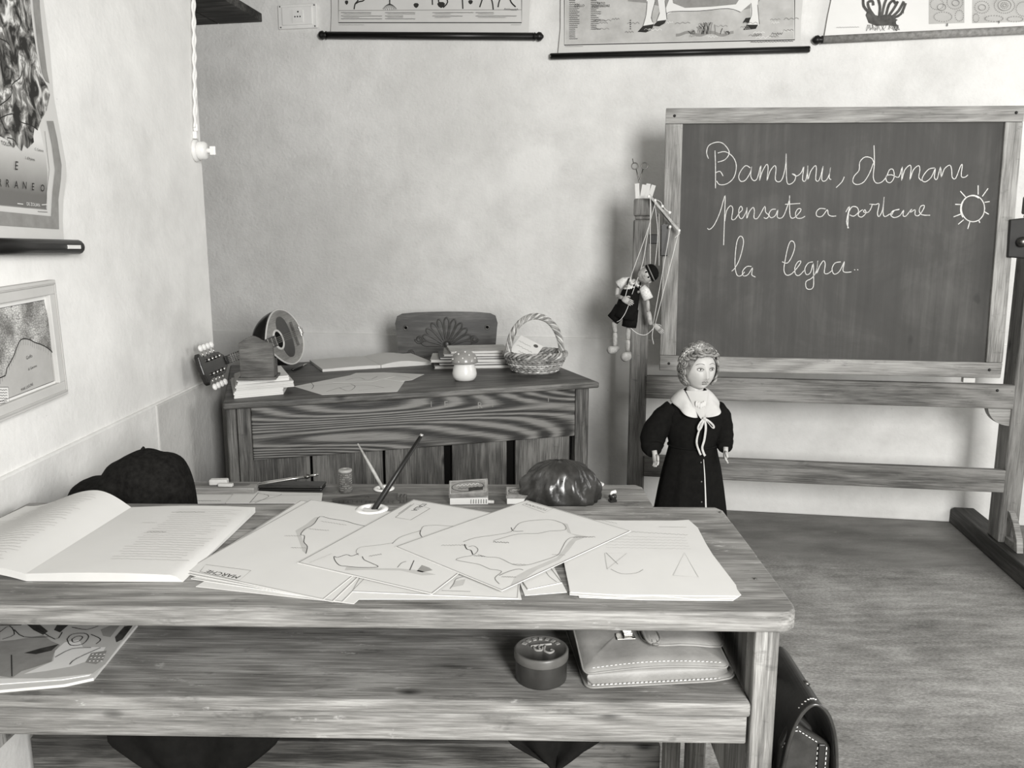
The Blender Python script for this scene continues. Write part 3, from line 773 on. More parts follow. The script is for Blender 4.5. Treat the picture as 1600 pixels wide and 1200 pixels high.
fp = MB().box(xp0, xp1, .022, .045, zb, DH - .0225, 'oak_figure').build('front_panel', desk, .003)
Mc = frame((0, .0218, 0), (1, 0, 0), (0, 0, 1), (0, -1, 0))
for st, u, v, sz in (('I', 674, 636, .028), ('E', 697, 636, .03), ('R', 750, 638, .032), ('I', 770, 636, .026), ('I', 857, 628, .02)):
    p = xf(u, v); MB().text(st, sz, 'ink_grey', Mc @ T(p[0], p[1], .0006)).build('scratched_letter', fp)
edges = [(393, 486), (489, 600), (603, 696), (708, 794), (807, 892)]
for u0, u1 in edges:
    MB().box(xf(u0, 735)[0] + .001, xf(u1, 735)[0] - .001, .034, .048, .03, zb, 'oak_dark_z').build('plank', desk, .002)
MB().box(xp0, xp1, .062, .07, .03, zb, 'dark_hole').build('inner_panel', desk)
for x0, x1 in ((.002, .022), (xb1 - .02, xb1)): MB().box(x0, x1, .0605 if x0 > .1 else .0505, DD - .03, .0, DH - .0225, 'oak_dark').build('side_panel', desk)

def dz(u, v, z=DH): return atz(u, v, z)
def dF(u, v, a=0, z=DH): p = atz(u, v, z); return T(p.x, p.y, z) @ RZ(a)

def loc_poly(F, pts, z):
    I = F.inverted(); return [tuple((I @ atz(u, v, z))[:2]) for u, v in pts]
def sheet(name, label, cat, pts, z, th=.0009, group=None, inks=(), mat='paper', edge=None, more=()):
    """a sheet of paper lying at height z; outline and ink given where they are seen"""
    c = [atz(u, v, z) for u, v in pts]; o = sum(c, Vector()) / len(c); F = T(o.x, o.y, z)
    m = MB().prism([(p.x - o.x, p.y - o.y) for p in c], 0, th, mat)
    for it in inks:
        if it[0] == 'f': m.fill(loc_poly(F, it[1], z + th), th + .0001, it[2])
        elif it[0] == 'l': m.ink(loc_poly(F, it[1], z + th), it[2], th + .0003, it[3], smooth=it[4] if len(it) > 4 else True)
        elif it[0] == 't':
            p = loc_poly(F, [it[4]], z + th)[0]; m.text(it[1], it[2], it[3], T(p[0], p[1], th + .0003) @ RZ(it[5]))
    return tag(m.build(name, F=F), label, cat, group)

# stack of exercise papers on the left end
def bundle(label, pts, z0, z1, mat, n=3):
    c = [atz(u, v, z0) for u, v in pts]; o = sum(c, Vector()) / len(c); F = T(o.x, o.y, z0)
    h = (z1 - z0) / n; m = MB()
    for k in range(n):
        j = random.uniform(-.003, .003); m.prism([((p.x - o.x) * (1 - .01 * (k % 2)) + j, (p.y - o.y) * (1 - .012 * (k % 2)) - j) for p in c], k * h + (.0003 if k else 0), (k + 1) * h, mat)
    return tag(m.build('paper_bundle', F=F), label, 'papers', 'papers under the wooden box')
bundle('thick bundle of white papers at the bottom of the pile under the wooden box', ((366, 623), (443, 616), (452, 600), (420, 586), (361, 600)), .80, .822, 'paper', 4)
bundle('bundle of folded papers in the middle of the pile under the wooden box', ((368, 612), (459, 604), (446, 588), (410, 578), (366, 592)), .8222, .842, 'paper_cream', 4)
bundle('thin folded papers at the top of the pile under the wooden box', ((371, 602), (452, 594), (440, 578), (378, 588)), .8422, .858, 'paper', 3)

# wooden holder
zb_ = .8585; F = dF(376, 594, 9, zb_)
r = thing('wooden_holder', 'small dark wooden holder with a wavy front, on the pile of papers', 'holder', F)
MB().box(-.008, .112, -.010, .098, 0, .008, 'small_wood').build('base', r, .002)
top_ = [(0, .112)] + [(.105 * t, .112 + .020 * math.sin(PI * t) ** 2 + .006 * math.sin(2 * PI * t)) for t in [i / 14 for i in range(1, 14)]] + [(.105, .112)]
MB(frame((0, .008, .008), (1, 0, 0), (0, 0, 1), (0, -1, 0))).prism([(0, 0)] + [(.105, 0)] + list(reversed(top_)), 0, .008, 'small_wood').build('front', r, .001)
MB(frame((0, .09, .008), (1, 0, 0), (0, 0, 1), (0, -1, 0))).prism([(0, 0), (.105, 0), (.105, .05), (0, .05)], 0, .008, 'small_wood').build('back', r, .001)
for x in (.0, .097):
    MB(frame((x, .0085, .008), (0, 1, 0), (0, 0, 1), (1, 0, 0))).prism([(0, 0), (.073, 0), (.073, .03), (.05, .035), (.028, .055), (.012, .09), (0, .106)], 0, .008, 'small_wood').build('side', r, .001)

# mandolin
hc = Vector((-.976, 2.57, .899)); bc = Vector((-.901, 3.15, .927)); ax = (bc - hc).normalized()
nn = Vector((.93, -.22, .28)); nn = (nn - ax * nn.dot(ax)).normalized(); yy = nn.cross(ax)
F = frame(bc, ax, yy, nn)
r = thing('mandolin', 'dark bowl-backed mandolin lying on the desk with its neck over the paper pile', 'mandolin', F)
out = []
for i in range(48):
    t = 2 * PI * i / 48; c, s_ = math.cos(t), math.sin(t)
    x = .155 * c if c > 0 else .185 * c
    out.append((x, .112 * s_ * (1 - .12 * (-c if c < 0 else 0) ** 1.5) * (1 if c > 0 else (1 - .45 * (-c) ** 3))))
MB().prism(out, -.003, .0, 'spruce_top').build('soundboard', r)
R = []
for k in range(9):
    t = k / 8 * PI / 2 * .97; s_ = math.cos(t); R.append([(x * s_ - .015 * math.sin(t), y * s_, -.003 - .115 * math.sin(t)) for x, y in out])
MB().rings(R, 'bowl_black').build('bowl', r)
m = MB(); m.tube([(x * .995, y * .995, .0) for x, y in out], .0035, 'paper_cream', 6, closed=True); m.build('binding', r)
m = MB(); pk = [(.0 + .055 * math.cos(t) * (1 + .25 * math.sin(t) ** 2), .082 * math.sin(t)) for t in [i * 2 * PI / 30 for i in range(30)]]
m.prism([(x - .005, y * 1.02) for x, y in pk], .0, .0012, 'pickguard'); m.build('pickguard', r)
m = MB(); m.tube([(-.075 + .037 * math.cos(t), .037 * math.sin(t), .0016) for t in [i * PI / 14 for i in range(28)]], .005, 'paper_cream', 6, closed=True); m.build('rosette', r)
MB().lathe([(.034, .0013), (.034, .0018)], 'dark_hole', 28, T(-.075, 0, 0)).build('sound_hole', r)
m = MB().prism([(-.19, -.019), (-.098, -.021), (-.106, 0), (-.098, .021), (-.19, .019)], .0015, .007, 'bowl_black')
m.prism([(-.50, -.014), (-.19, -.019), (-.19, .019), (-.50, .014)], .0015, .007, 'bowl_black')
for k in range(17):
    x = -.108 - .38 * (1 - .943 ** k) / (1 - .943 ** 17) ; m.box(x - .0007, x + .0007, -.016, .016, .007, .0082, 'metal_bright')
fb = m.build('fingerboard', r)
m = MB(); m.rings([[(x, w_ * math.cos(a), .0005 + -h * max(0, math.sin(a)) * 1.0 + .0) for a in [i * 2 * PI / 12 for i in range(12)]] for x, w_, h in ((-.17, .019, .03), (-.3, .017, .02), (-.5, .0145, .018))], 'bowl_black'); m.build('neck', r)
HM = T(-.50, 0, 0) @ RY(8) @ S(1.2, 1.2, 1)
hd = MB(HM).prism([(0, -.016), (0, .016), (-.03, .030), (-.06, .033), (-.13, .029), (-.148, .034), (-.160, .044), (-.170, .036), (-.174, .012), (-.174, -.012), (-.170, -.036), (-.160, -.044), (-.148, -.034), (-.13, -.029), (-.06, -.033), (-.03, -.030)], -.016, 0, 'bowl_black').build('headstock', r, .003)
for s_ in (-1, 1):
    for k in range(4): MB(HM).lathe([(.0045, 0), (.0045, .007), (.002, .009)], 'metal_bright', 8, T(-.045 - k * .026, s_ * .019, 0)).build('string_post', hd)
for s_ in (-1, 1):
    for k in range(4):
        x = -.045 - k * .026
        m = MB(HM); m.tube([(x, s_ * .028, -.008), (x, s_ * .046, -.008)], .0022, 'metal_bright', 6); m.ball((x, s_ * .054, -.008), (.0105, .0095, .007), 'porcelain', 12, 8); m.build('tuning_peg', hd)
m = MB().box(.07, .077, -.05, .05, .0013, .010, 'small_wood'); m.build('bridge', r, .001)
m = MB().box(.145, .158, -.02, .02, -.02, .004, 'metal_bright').box(.135, .146, -.022, .022, .001, .006, 'metal_bright').box(.135, .156, -.012, .012, .006, .010, 'metal_bright'); m.build('tailpiece', r, .002)
m = MB()
for k in range(4):
    for e in (-.0012, .0012):
        y = (k - 1.5) * .0072; m.tube([(-.5, y * .8 + e, .009), (.073, y + e, .0125), (.138, y * .8 + e, .008)], .0005, 'metal_bright', 4)
m.build('strings', r)

def lie(name, label, cat, p0, p1, z, prof, group=None, n=10):
    """a pen or stick lying from p0 to p1; prof: list of (t along, radius, material run)"""
    a = atz(*p0, z); b = atz(*p1, z); d = (b - a); L = d.length; F = T(a.x, a.y, z) @ RZ(math.degrees(math.atan2(d.y, d.x)))
    rm = max(r_ for run in prof for t, r_ in run[2]); r = thing(name, label, cat, F, group)
    for nm, mat, run in prof: MB(T(0, 0, rm) @ RY(90)).lathe([(q_, t * L) for t, q_ in run], mat, n).build(nm, r)
    return r
lie('fountain_pen', 'short dark pen lying on the teacher desk beside the mandolin', 'pen', (457, 580), (481, 570), .8002, (('barrel', 'bowl_black', ((0, .003), (.02, .0055), (.6, .0058), (.62, .005))), ('tip', 'metal_bright', ((.62, .0045), (.85, .0035), (1, .0008)))))

# open register on the desk
pts = ((504, 580), (600, 575), (688, 569))
A, B = atz(504, 581, .80), atz(674, 570, .80); C_ = atz(484, 566, .80)
F = frame(A, (B - A).normalized(), Vector((0, 0, 1)).cross((B - A).normalized()), (0, 0, 1)); Lr = (B - A).length; dv = F.inverted() @ C_
r = thing('open_register', 'open white register with curling pages lying left of the chair on the desk', 'book', F)
def page(x0, x1, h0, h1, hump, sk, nm, mat='paper', base=.0):
    m = MB()
    def top(u_, v_): return (x0 + (x1 - x0) * u_ + sk * v_, dv.y * v_, base + h0 + (h1 - h0) * u_ + hump * math.sin(PI * min(1, u_ * 1.2)) )
    nu, nv = 12, 3; m.grid(top, nu, nv, mat)
    for v_ in (0, 1):
        vs = []
        for i in range(nu + 1): t = top(i / nu, v_); vs += [t, (t[0], t[1], base)]
        m.add(vs, [(2 * i, 2 * i + 1, 2 * i + 3, 2 * i + 2) for i in range(nu)], 'paper_cream')
    for u_ in (0, 1):
        a, b = top(u_, 0), top(u_, 1); m.add([a, b, (b[0], b[1], base), (a[0], a[1], base)], [(0, 1, 2, 3)], 'paper_cream')
    for k in range(1, 4): m.ink([(top(.1, k / 4)[0], dv.y * k / 4), (top(.4, k / 4)[0], dv.y * k / 4)], .001, h0 + .02, 'ink_faint') if False else None
    return m.build(nm, r)
page(Lr * .52, 0, .012, .010, .002, dv.x, 'left_page'); page(Lr * .525, Lr, .012, .014, .010, dv.x * .6, 'right_page')

# loose drawings at the desk's front edge
G = 'loose drawings on the teacher desk'
sheet('drawing_sheet', 'pencil drawing sheet nearest the front edge of the teacher desk', 'drawing', ((459, 604), (503, 617), (621, 612), (633, 595), (560, 584)), .8003, .0008, G,
      [('l', ((470, 604), (510, 601), (550, 596)), .0016, 'ink_grey'), ('l', ((486, 598), (490, 603), (487, 608)), .0016, 'ink'), ('l', ((510, 612), (540, 604), (575, 602), (600, 606)), .0018, 'ink'), ('l', ((530, 606), (545, 611), (555, 604), (548, 600)), .0016, 'ink'), ('l', ((560, 610), (612, 604)), .0014, 'ink_grey'), ('l', ((500, 594), (600, 591)), .0014, 'ink_grey')])
sheet('drawing_sheet', 'drawing sheet lying over the front one, pointing at the mushroom', 'drawing', ((566, 588), (600, 582), (663, 585), (644, 594), (626, 596)), .8014, .0008, G, [('l', ((590, 588), (620, 587), (640, 590)), .0015, 'ink'), ('l', ((580, 586), (640, 584)), .0012, 'ink_grey')])
sheet('drawing_sheet', 'narrow sheet under the open register and above the front drawing', 'drawing', ((520, 598), (556, 583), (600, 582), (618, 588), (580, 597)), .8024, .0008, G, [('l', ((540, 594), (560, 590), (575, 594), (590, 588)), .0018, 'ink'), ('l', ((550, 588), (600, 585)), .0012, 'ink_grey')])

# pile of books behind the mushroom and basket
bk = [('brown_edge', .014), ('x', .011), ('x', .012), ('x', .010), ('x', .012), ('x', .010)]
base = atz(722, 577, .80); F0 = T(base.x, base.y, 0) @ RZ(6)
lab = ['lowest wide magazine of the book pile behind the toadstool', 'second book from the bottom of the pile behind the toadstool', 'third book from the bottom of the pile behind the toadstool', 'fourth book from the bottom of the pile behind the toadstool', 'fifth book from the bottom, just below the top one, behind the toadstool', 'topmost book of the pile behind the toadstool']
z = .8002
for k in range(6):
    h = bk[k][1]; wv = (.33, .29, .30, .28, .26, .24)[k]; xo = (.055, .05, .03, .05, .06, .07)[k]
    r = thing('book', lab[k], 'book', F0 @ T(xo, .11, z) @ RZ((0, 2, -3, 1, -2, 3)[k]), 'pile of books on the teacher desk')
    cm = ('card_edge', 'bowl_black', 'paper_grey', 'tin_black', 'card_edge', 'chart_panel')[k]
    MB().box(-wv / 2, wv / 2, -.10, .10, 0, .0018, cm).box(-wv / 2, wv / 2, -.10, .10, h - .002, h - .0002, cm).box(-wv / 2, wv / 2, .098, .10, .0018, h - .002, cm).build('cover', r)
    MB().box(-wv / 2 + .003, wv / 2 - .003, -.096, .0975, .0020, h - .0022, 'paper').build('pages', r)
    z += h + .0004

# toadstool
F = dF(726, 594, 0)
r = thing('toadstool_ornament', 'small china toadstool with a spotted grey cap and white stem, on the teacher desk', 'ornament', F)
MB().lathe([(.030, 0), (.036, .004), (.043, .014), (.045, .026), (.041, .045), (.035, .062), (.032, .070)], 'mush_white', 32).build('stem', r)
capf = lambda t: (.049 * math.cos(t) ** .8, .066 + .044 * math.sin(t))
cap = MB().lathe([(.030, .068), (.046, .064)] + [capf(t * PI / 2 / 10) for t in range(0, 10)] + [(.004, .1105)], 'mush_cap', 32).build('cap', r)
m = MB()
for az, el, rr in ((-95, 28, .005), (-60, 45, .005), (-125, 50, .006), (-30, 25, .005), (-150, 20, .005), (-80, 68, .0055), (-55, 12, .004), (-112, 10, .004), (60, 40, .006), (120, 30, .006), (180, 55, .006), (10, 55, .005)):
    a = math.radians(el); q_ = capf(a); x, y = q_[0] * math.cos(math.radians(az)), q_[0] * math.sin(math.radians(az)); m.ball((x, y, q_[1]), rr * .62, 'mush_white', 10, 8)
m.build('spots', cap)
MB().lathe([(.034, -.0001), (.0335, .0035)], 'small_wood', 32).build('foot_ring', r)

# wicker basket with a card
F = dF(836, 580, 0)
r = thing('wicker_basket', 'small round wicker basket with a tall twisted handle, on the right of the teacher desk', 'basket', F)
m = MB(); n = 19
for k in range(7):
    z_ = .008 + k * .0085; rad = .088 + .026 * math.sin(k / 6 * 1.3)
    for ph in (0, PI):
        m.tube([((rad + .005 * math.cos(n * t + ph + PI * k)) * math.cos(t), (rad + .005 * math.cos(n * t + ph + PI * k)) * math.sin(t) * .92, z_ + .0018 * math.sin(n * t + ph)) for t in [i * 2 * PI / 114 for i in range(114)]], .0036, random.choice(('wicker', 'wicker', 'wicker_pale')), 6, closed=True)
m.build('woven_side', r)
m = MB()
for k in range(n * 1):
    t = 2 * PI * k / n; m.tube([(rr * math.cos(t), rr * .92 * math.sin(t), z_) for rr, z_ in ((.085, .004), (.105, .03), (.117, .066))], .003, 'wicker', 6)
m.build('stakes', r)
m = MB()
for ph in range(3):
    m.tube([((.117 + .007 * math.cos(12 * t + ph * 2.094)) * math.cos(t), (.117 + .007 * math.cos(12 * t + ph * 2.094)) * .92 * math.sin(t), .070 + .008 * math.sin(12 * t + ph * 2.094)) for t in [i * 2 * PI / 120 for i in range(120)]], .0052, ('wicker', 'wicker_pale', 'wicker')[ph], 6, closed=True)
m.build('rim', r)
m = MB().lathe([(.086, 0), (.088, .005), (.086, .008)], 'wicker', 32); m.build('basket_base', r)
m = MB(); Mh = RZ(12)
for ph in range(6):
    pts = []
    for i in range(91):
        a = PI * i / 90; c = Vector((-.108 * math.cos(a), 0, .05 + .165 * math.sin(a) ** .85)); nr = Vector((-math.cos(a), 0, math.sin(a)))
        b = 9 * a + ph * PI / 3; pts.append(c + nr * (.0085 * math.cos(b)) + Vector((0, .0085 * math.sin(b), 0)))
    m.tube(pts, .0046, 'wicker_pale' if ph % 2 else 'wicker', 6, M=Mh)
m.build('handle', r)
F2 = F @ T(-.035, -.020, .092) @ RZ(-6) @ RX(48) @ RZ(-30)
cd_ = MB().box(-.052, .052, -.042, .042, 0, .0012, 'paper')
for k, (x0, x1) in enumerate(((-.045, .01), (-.04, .03), (-.02, .04))): cd_.ink(squiggle(x0, .015 - k * .02, x1, .015 - k * .02, .003, 10), .0014, .0016, 'ink_grey')
cd_.prism([(.026 + .010 * math.cos(t), .028 + .007 * math.sin(t)) for t in [i * .5236 for i in range(12)]], .0012, .0018, 'ink_brown')
tag(cd_.build('greeting_card', F=F2), 'white handwritten card leaning inside the wicker basket', 'card')

# chair behind the desk
cw = aty(698, 520, 3.62); ct = aty(698, 487, 3.62).z; cl = aty(618, 500, 3.62).x; cr = aty(778, 500, 3.62).x
F = T(cw.x, 3.62, 0) @ RZ(4); hw = (cr - cl) / 2
r = thing('wooden_chair', 'dark wooden chair with a carved palmette backrest, behind the teacher desk', 'chair', F)
bz = .66; bk_ = MB(); hh = ct - bz
prof = [(-hw * .9, 0), (hw * .9, 0), (hw * .985, hh * .75), (hw, hh * .84), (hw * .96, hh * .94), (hw * .86, hh * .975)] + [(hw * t, hh * (1 - .025 * t * t)) for t in (.6, .3, 0, -.3, -.6)] + [(-hw * .86, hh * .975), (-hw * .96, hh * .94), (-hw, hh * .84), (-hw * .985, hh * .75)]
Fb = frame((0, -.0, bz), (1, 0, 0), (0, 0, 1), (0, -1, 0)); bk_.M = Fb
bk_.prism(prof, -.012, 0, 'chair_wood')
cy = hh * .52; R_ = hh * .40
for k in range(11):
    a = math.radians(-82 + 16.4 * k); L = R_ * (1 - .12 * abs(k - 5) / 5)
    p0 = Vector((.012 * math.sin(a), cy + .012 * math.cos(a))); p1 = Vector((L * math.sin(a), cy + L * math.cos(a))); nrm = Vector((math.cos(a), -math.sin(a)))
    pts = [p0 + nrm * 0, p0.lerp(p1, .5) + nrm * .008, p0.lerp(p1, .85) + nrm * .011, p1, p0.lerp(p1, .85) - nrm * .011, p0.lerp(p1, .5) - nrm * .008]
    bk_.tube([(p.x, p.y, .001) for p in catmull(pts + [pts[0]], 3)], .0036, 'chair_wood', 6)
bk_.ball((0, cy + .006, 0), (.014, .018, .006), 'chair_wood', 14, 8)
for s_ in (-1, 1):
    for (sx, sy, rr, tu) in ((.095, .30, .020, 1), (.125, .62, .020, -1), (.16, .42, .018, 1), (.07, .16, .018, -1), (.15, .20, .016, 1)):
        pts = [(s_ * (sx + rr * (1 - t / 14) * math.cos(tu * t)), hh * sy + rr * (1 - t / 14) * math.sin(tu * t), .002) for t in [i * .45 for i in range(26)]]
        bk_.tube(pts, .0036, 'chair_wood', 6)
    bk_.tube([(s_ * (hw - .048 + .009 * math.cos(t)), hh * .78 + .009 * math.sin(t), .0) for t in [i * PI / 6 for i in range(12)]], .003, 'metal_dull', 6, closed=True)
    bk_.lathe([(.007, 0), (.007, .0006)], 'dark_hole', 12, T(s_ * (hw - .048), hh * .78, 0))
bk_.build('backrest', r)
MB().prism([(-.2, -.42), (.2, -.42), (.21, -.1), (.17, -.01), (-.17, -.01), (-.21, -.1)], .44, .465, 'chair_wood').build('seat', r, .006)
for s_ in (-1, 1):
    m = MB(); m.tube([(s_ * .17, .03, 0), (s_ * .175, -.02 + .005, .45), (s_ * hw * .84, .022, bz + .02), (s_ * hw * .86, .026, bz + hh * .6)], [.016, .018, .015, .012], 'chair_wood', 10); m.build('back_leg', r)
    m = MB(); m.tube([(s_ * .18, -.39, 0), (s_ * .175, -.37, .44)], [.014, .019], 'chair_wood', 10); m.build('front_leg', r)

# ================================================================== SCHOOL DESK IN FRONT
NZ = .78
p = atz(1251, 958, NZ); FN = T(p.x, p.y, 0) @ RZ(-1.2); IN_ = FN.inverted()
def nl(u, v, z=NZ): q_ = IN_ @ atz(u, v, z); return q_.x, q_.y
ND = nl(1132, 792)[1]; NX0 = -1.37
r = near = thing('school_desk', 'pale worn wooden school desk with an open shelf, nearest the viewer, papers spread on it', 'school desk', FN)
y1 = nl(1140, 868)[1]; y2 = nl(1140, 816)[1]
rc = [(NX0, 0), (-.03, 0), (-.012, .004), (-.003, .014), (0, .03)]
MB().prism(rc + [(-.001, y1 - .0007), (NX0, y1 - .0007)], NZ - .030, NZ, 'desk_pale').build('top_board', r, .009, seg=4)
MB().prism([(NX0, y1), (-.001, y1), (-.002, y2 - .0007), (NX0, y2 - .0007)], NZ - .028, NZ - .0004, 'desk_pale').build('top_board', r, .002)
MB().prism([(NX0, y2), (-.002, y2), (-.002, ND - .02), (-.012, ND), (NX0, ND)], NZ - .028, NZ, 'desk_pale').build('top_board', r, .004)
a, b = nl(300, 797), nl(378, 797)
MB(T(0, 0, NZ + .0008)).prism([(a[0], a[1] - .006)] + [(b[0] + .006 * math.sin(t), b[1] - .006 * math.cos(t)) for t in [i * PI / 8 for i in range(9)]] + [(a[0], a[1] + .006)], 0, .0006, 'pine_dark_y').build('pen_groove', r)
for u, v in ((345, 797), (1125, 801), (1180, 905), (1000, 815)): q_ = nl(u, v); MB().lathe([(.003, 0), (.002, .0012)], 'metal_dull', 8, T(q_[0], q_[1], NZ + .0006)).build('nail', r)
FNf = FN @ frame((0, .012, 0), (1, 0, 0), (0, 0, 1), (0, -1, 0))
lx0 = fpx(FNf, 1177, 1060)[0]; lx1 = fpx(FNf, 1216, 1060)[0]
SZ = .635
MB().box(lx0, lx1, .014, .056, 0, NZ - .0305, 'desk_pale_z').build('front_leg', r, .004)
MB().box(lx0 + .008, lx1 - .008, .0565, ND - .05, .40, NZ - .0305, 'desk_pale_z').build('side_panel', r, .002)
MB().box(lx0, lx1, ND - .0495, ND - .01, 0, NZ - .0305, 'desk_pale_z').build('rear_leg', r, .004)
MB().box(NX0 + .02, NX0 + .062, .014, .056, 0, NZ - .0305, 'desk_pale_z').build('front_leg', r, .004)
MB().box(NX0 + .028, NX0 + .054, .0565, ND - .05, .40, NZ - .0305, 'desk_pale_z').build('side_panel', r, .002)
MB().box(NX0 + .02, NX0 + .062, ND - .0495, ND - .01, 0, NZ - .0305, 'desk_pale_z').build('rear_leg', r, .004)
MB().box(NX0 + .0625, lx0 - .001, .010, ND - .0505, SZ - .022, SZ, 'desk_pale').build('shelf', r, .005, seg=3)
MB().box(NX0 + .0625, lx0 - .004, .016, .036, .568, SZ - .0225, 'desk_pale').build('apron', r, .003)
MB().box(NX0 + .0625, lx0 - .001, ND - .050, ND - .034, .55, NZ - .0305, 'oak_dark').build('back_panel', r)
MB().box(NX0 + .0, lx0 - .06, ND - .075, ND - .0498, .225, .315, 'oak_dark').build('stretcher', r, .003)
q_ = nl(1048, 1185, .30)
MB().box(q_[0] - .015, q_[0] + .015, ND - .108, ND - .0755, 0, .35, 'desk_pale_z').build('strut', r, .003)
# inkwell in the desk
def inkwell(u, v, z, rad, label, F=None):
    p_ = atz(u, v, z); r_ = thing('inkwell', label, 'inkwell', T(p_.x, p_.y, z), 'inkwells in the desks')
    MB().lathe([(rad * .6, -.012), (rad * .62, .0012), (rad, .0014), (rad * 1.02, .004), (rad * .8, .006), (rad * .55, .004), (rad * .52, -.008), (.001, -.009)], 'porcelain', 28).build('cup', r_)
    MB().lathe([(rad * .50, -.0015), (rad * .50, -.001)], 'dark_hole', 24).build('ink', r_)
    return p_
pi_ = inkwell(581, 798, NZ + .001, .031, 'white china inkwell of the front desk with the black pen standing in it')
def stick(name, label, cat, a, b, parts, n=10):
    a, b = Vector(a), Vector(b); d = b - a; L = d.length; R_ = d.to_track_quat('Z', 'X').to_matrix().to_4x4()
    r_ = thing(name, label, cat, Matrix.Translation(a) @ R_)
    for nm, mat, run in parts: MB().lathe([(q, t * L) for t, q in run], mat, n).build(nm, r_)
    return r_
tipw = aty(660, 678, pi_.y + .045)
stick('dip_pen', 'long black dip pen standing in the inkwell of the front desk', 'pen', (pi_.x - .002, pi_.y - .002, NZ - .006), tipw,
      (('holder', 'black_lacquer', ((.0, .004), (.05, .0058), (.3, .0056), (.97, .0036))), ('end_cap', 'metal_bright', ((.97, .0037), (.995, .0037), (1, .002)))))

# ------------------------------------------------------------------ papers on the front desk
# open exercise book
S0 = atz(40, 897, NZ + .012); S1 = atz(205, 793, NZ + .012); R0 = atz(286, 910, NZ); R1 = atz(399, 798, NZ + .004)
r = thing('exercise_book', 'open white exercise book with faint handwriting, at the left end of the front desk', 'book', T(S0.x, S0.y, NZ + .0006))
def bookpage(nm, A0, A1, B0, B1, prof, ink_rows):
    """page from spine A to outer edge B; prof(u) = height over the desk; a block with a bottom"""
    O_ = Vector((S0.x, S0.y, NZ + .0006)); m = MB()
    def top(u_, v_):
        q = (A0.lerp(B0, u_)).lerp(A1.lerp(B1, u_), v_) - O_; return Vector((q.x, q.y, prof(u_, v_)))
    nu, nv = 26, 10
    m.grid(top, nu, nv, 'paper')
    f = lambda q: Vector((q.x, q.y, max(0, q.z - .012 if nm == 'left_pages' else 0)))
    for e in ([top(i / nu, 0) for i in range(nu + 1)], [top(i / nu, 1) for i in range(nu + 1)], [top(0, i / nv) for i in range(nv + 1)], [top(1, i / nv) for i in range(nv + 1)]):
        vs = []
        for q in e: vs += [q, f(q)]
        m.add(vs, [(2 * i, 2 * i + 1, 2 * i + 3, 2 * i + 2) for i in range(len(e) - 1)], 'paper_cream')
    for u0, u1, v_, mat_, wd in ink_rows:
        n_ = 26; L = []
        for i in range(n_ + 1):
            u_ = u0 + (u1 - u0) * i / n_; q = top(u_, min(1, max(0, v_ + random.uniform(-.004, .004)))); L.append(q + Vector((0, 0, .0006)))
        vs = []
        for q in L: vs += [q + Vector((0, wd / 2, 0)), q - Vector((0, wd / 2, 0))]
        m.add(vs, [(2 * i, 2 * i + 1, 2 * i + 3, 2 * i + 2) for i in range(n_)], mat_)
    return m.build(nm, r)
rows = [(random.uniform(.40, .45), random.uniform(.8, .95), .93 - .033 * k, 'ink_faint', .0012) for k in range(24)] + [(.42, .56, .55, 'ink_pale', .0016), (.40, .66, .88, 'ink_pale', .0012), (.28, .40, .70, 'ink_faint', .0012)]
rp = bookpage('right_pages', S0, S1, R0, R1, lambda u_, v_: .012 + .003 * math.sin(PI * u_) - .0015 * u_ - .0105 * max(0, u_ - .95) / .05 * (1 - v_), rows)
L0 = S0 + Vector((-.215, .03, 0)); L1 = S1 + Vector((-.20, .0, 0))
rows = [(random.uniform(.22, .3), random.uniform(.78, .95), .93 - .034 * k, 'ink_faint', .0012) for k in range(26)] + [(.5, .7, .96, 'ink_pale', .0014)]
lp = bookpage('left_pages', S0, S1, L0, L1, lambda u_, v_: .012 + (.034 * v_ + .010 * (1 - v_)) * (math.sin(PI * min(1, u_ * 1.5 + .0)) if u_ < .3333 else (.55 + .45 * math.cos(PI * (u_ - .3333) / .62)) if u_ < .95 else .1) - .001 * u_, rows)
m = MB(); c = [S0, R0, R1, S1]; m.prism([(q.x - S0.x, q.y - S0.y) for q in c], 0, .0012, 'paper_grey'); m.build('cover', r) if False else None

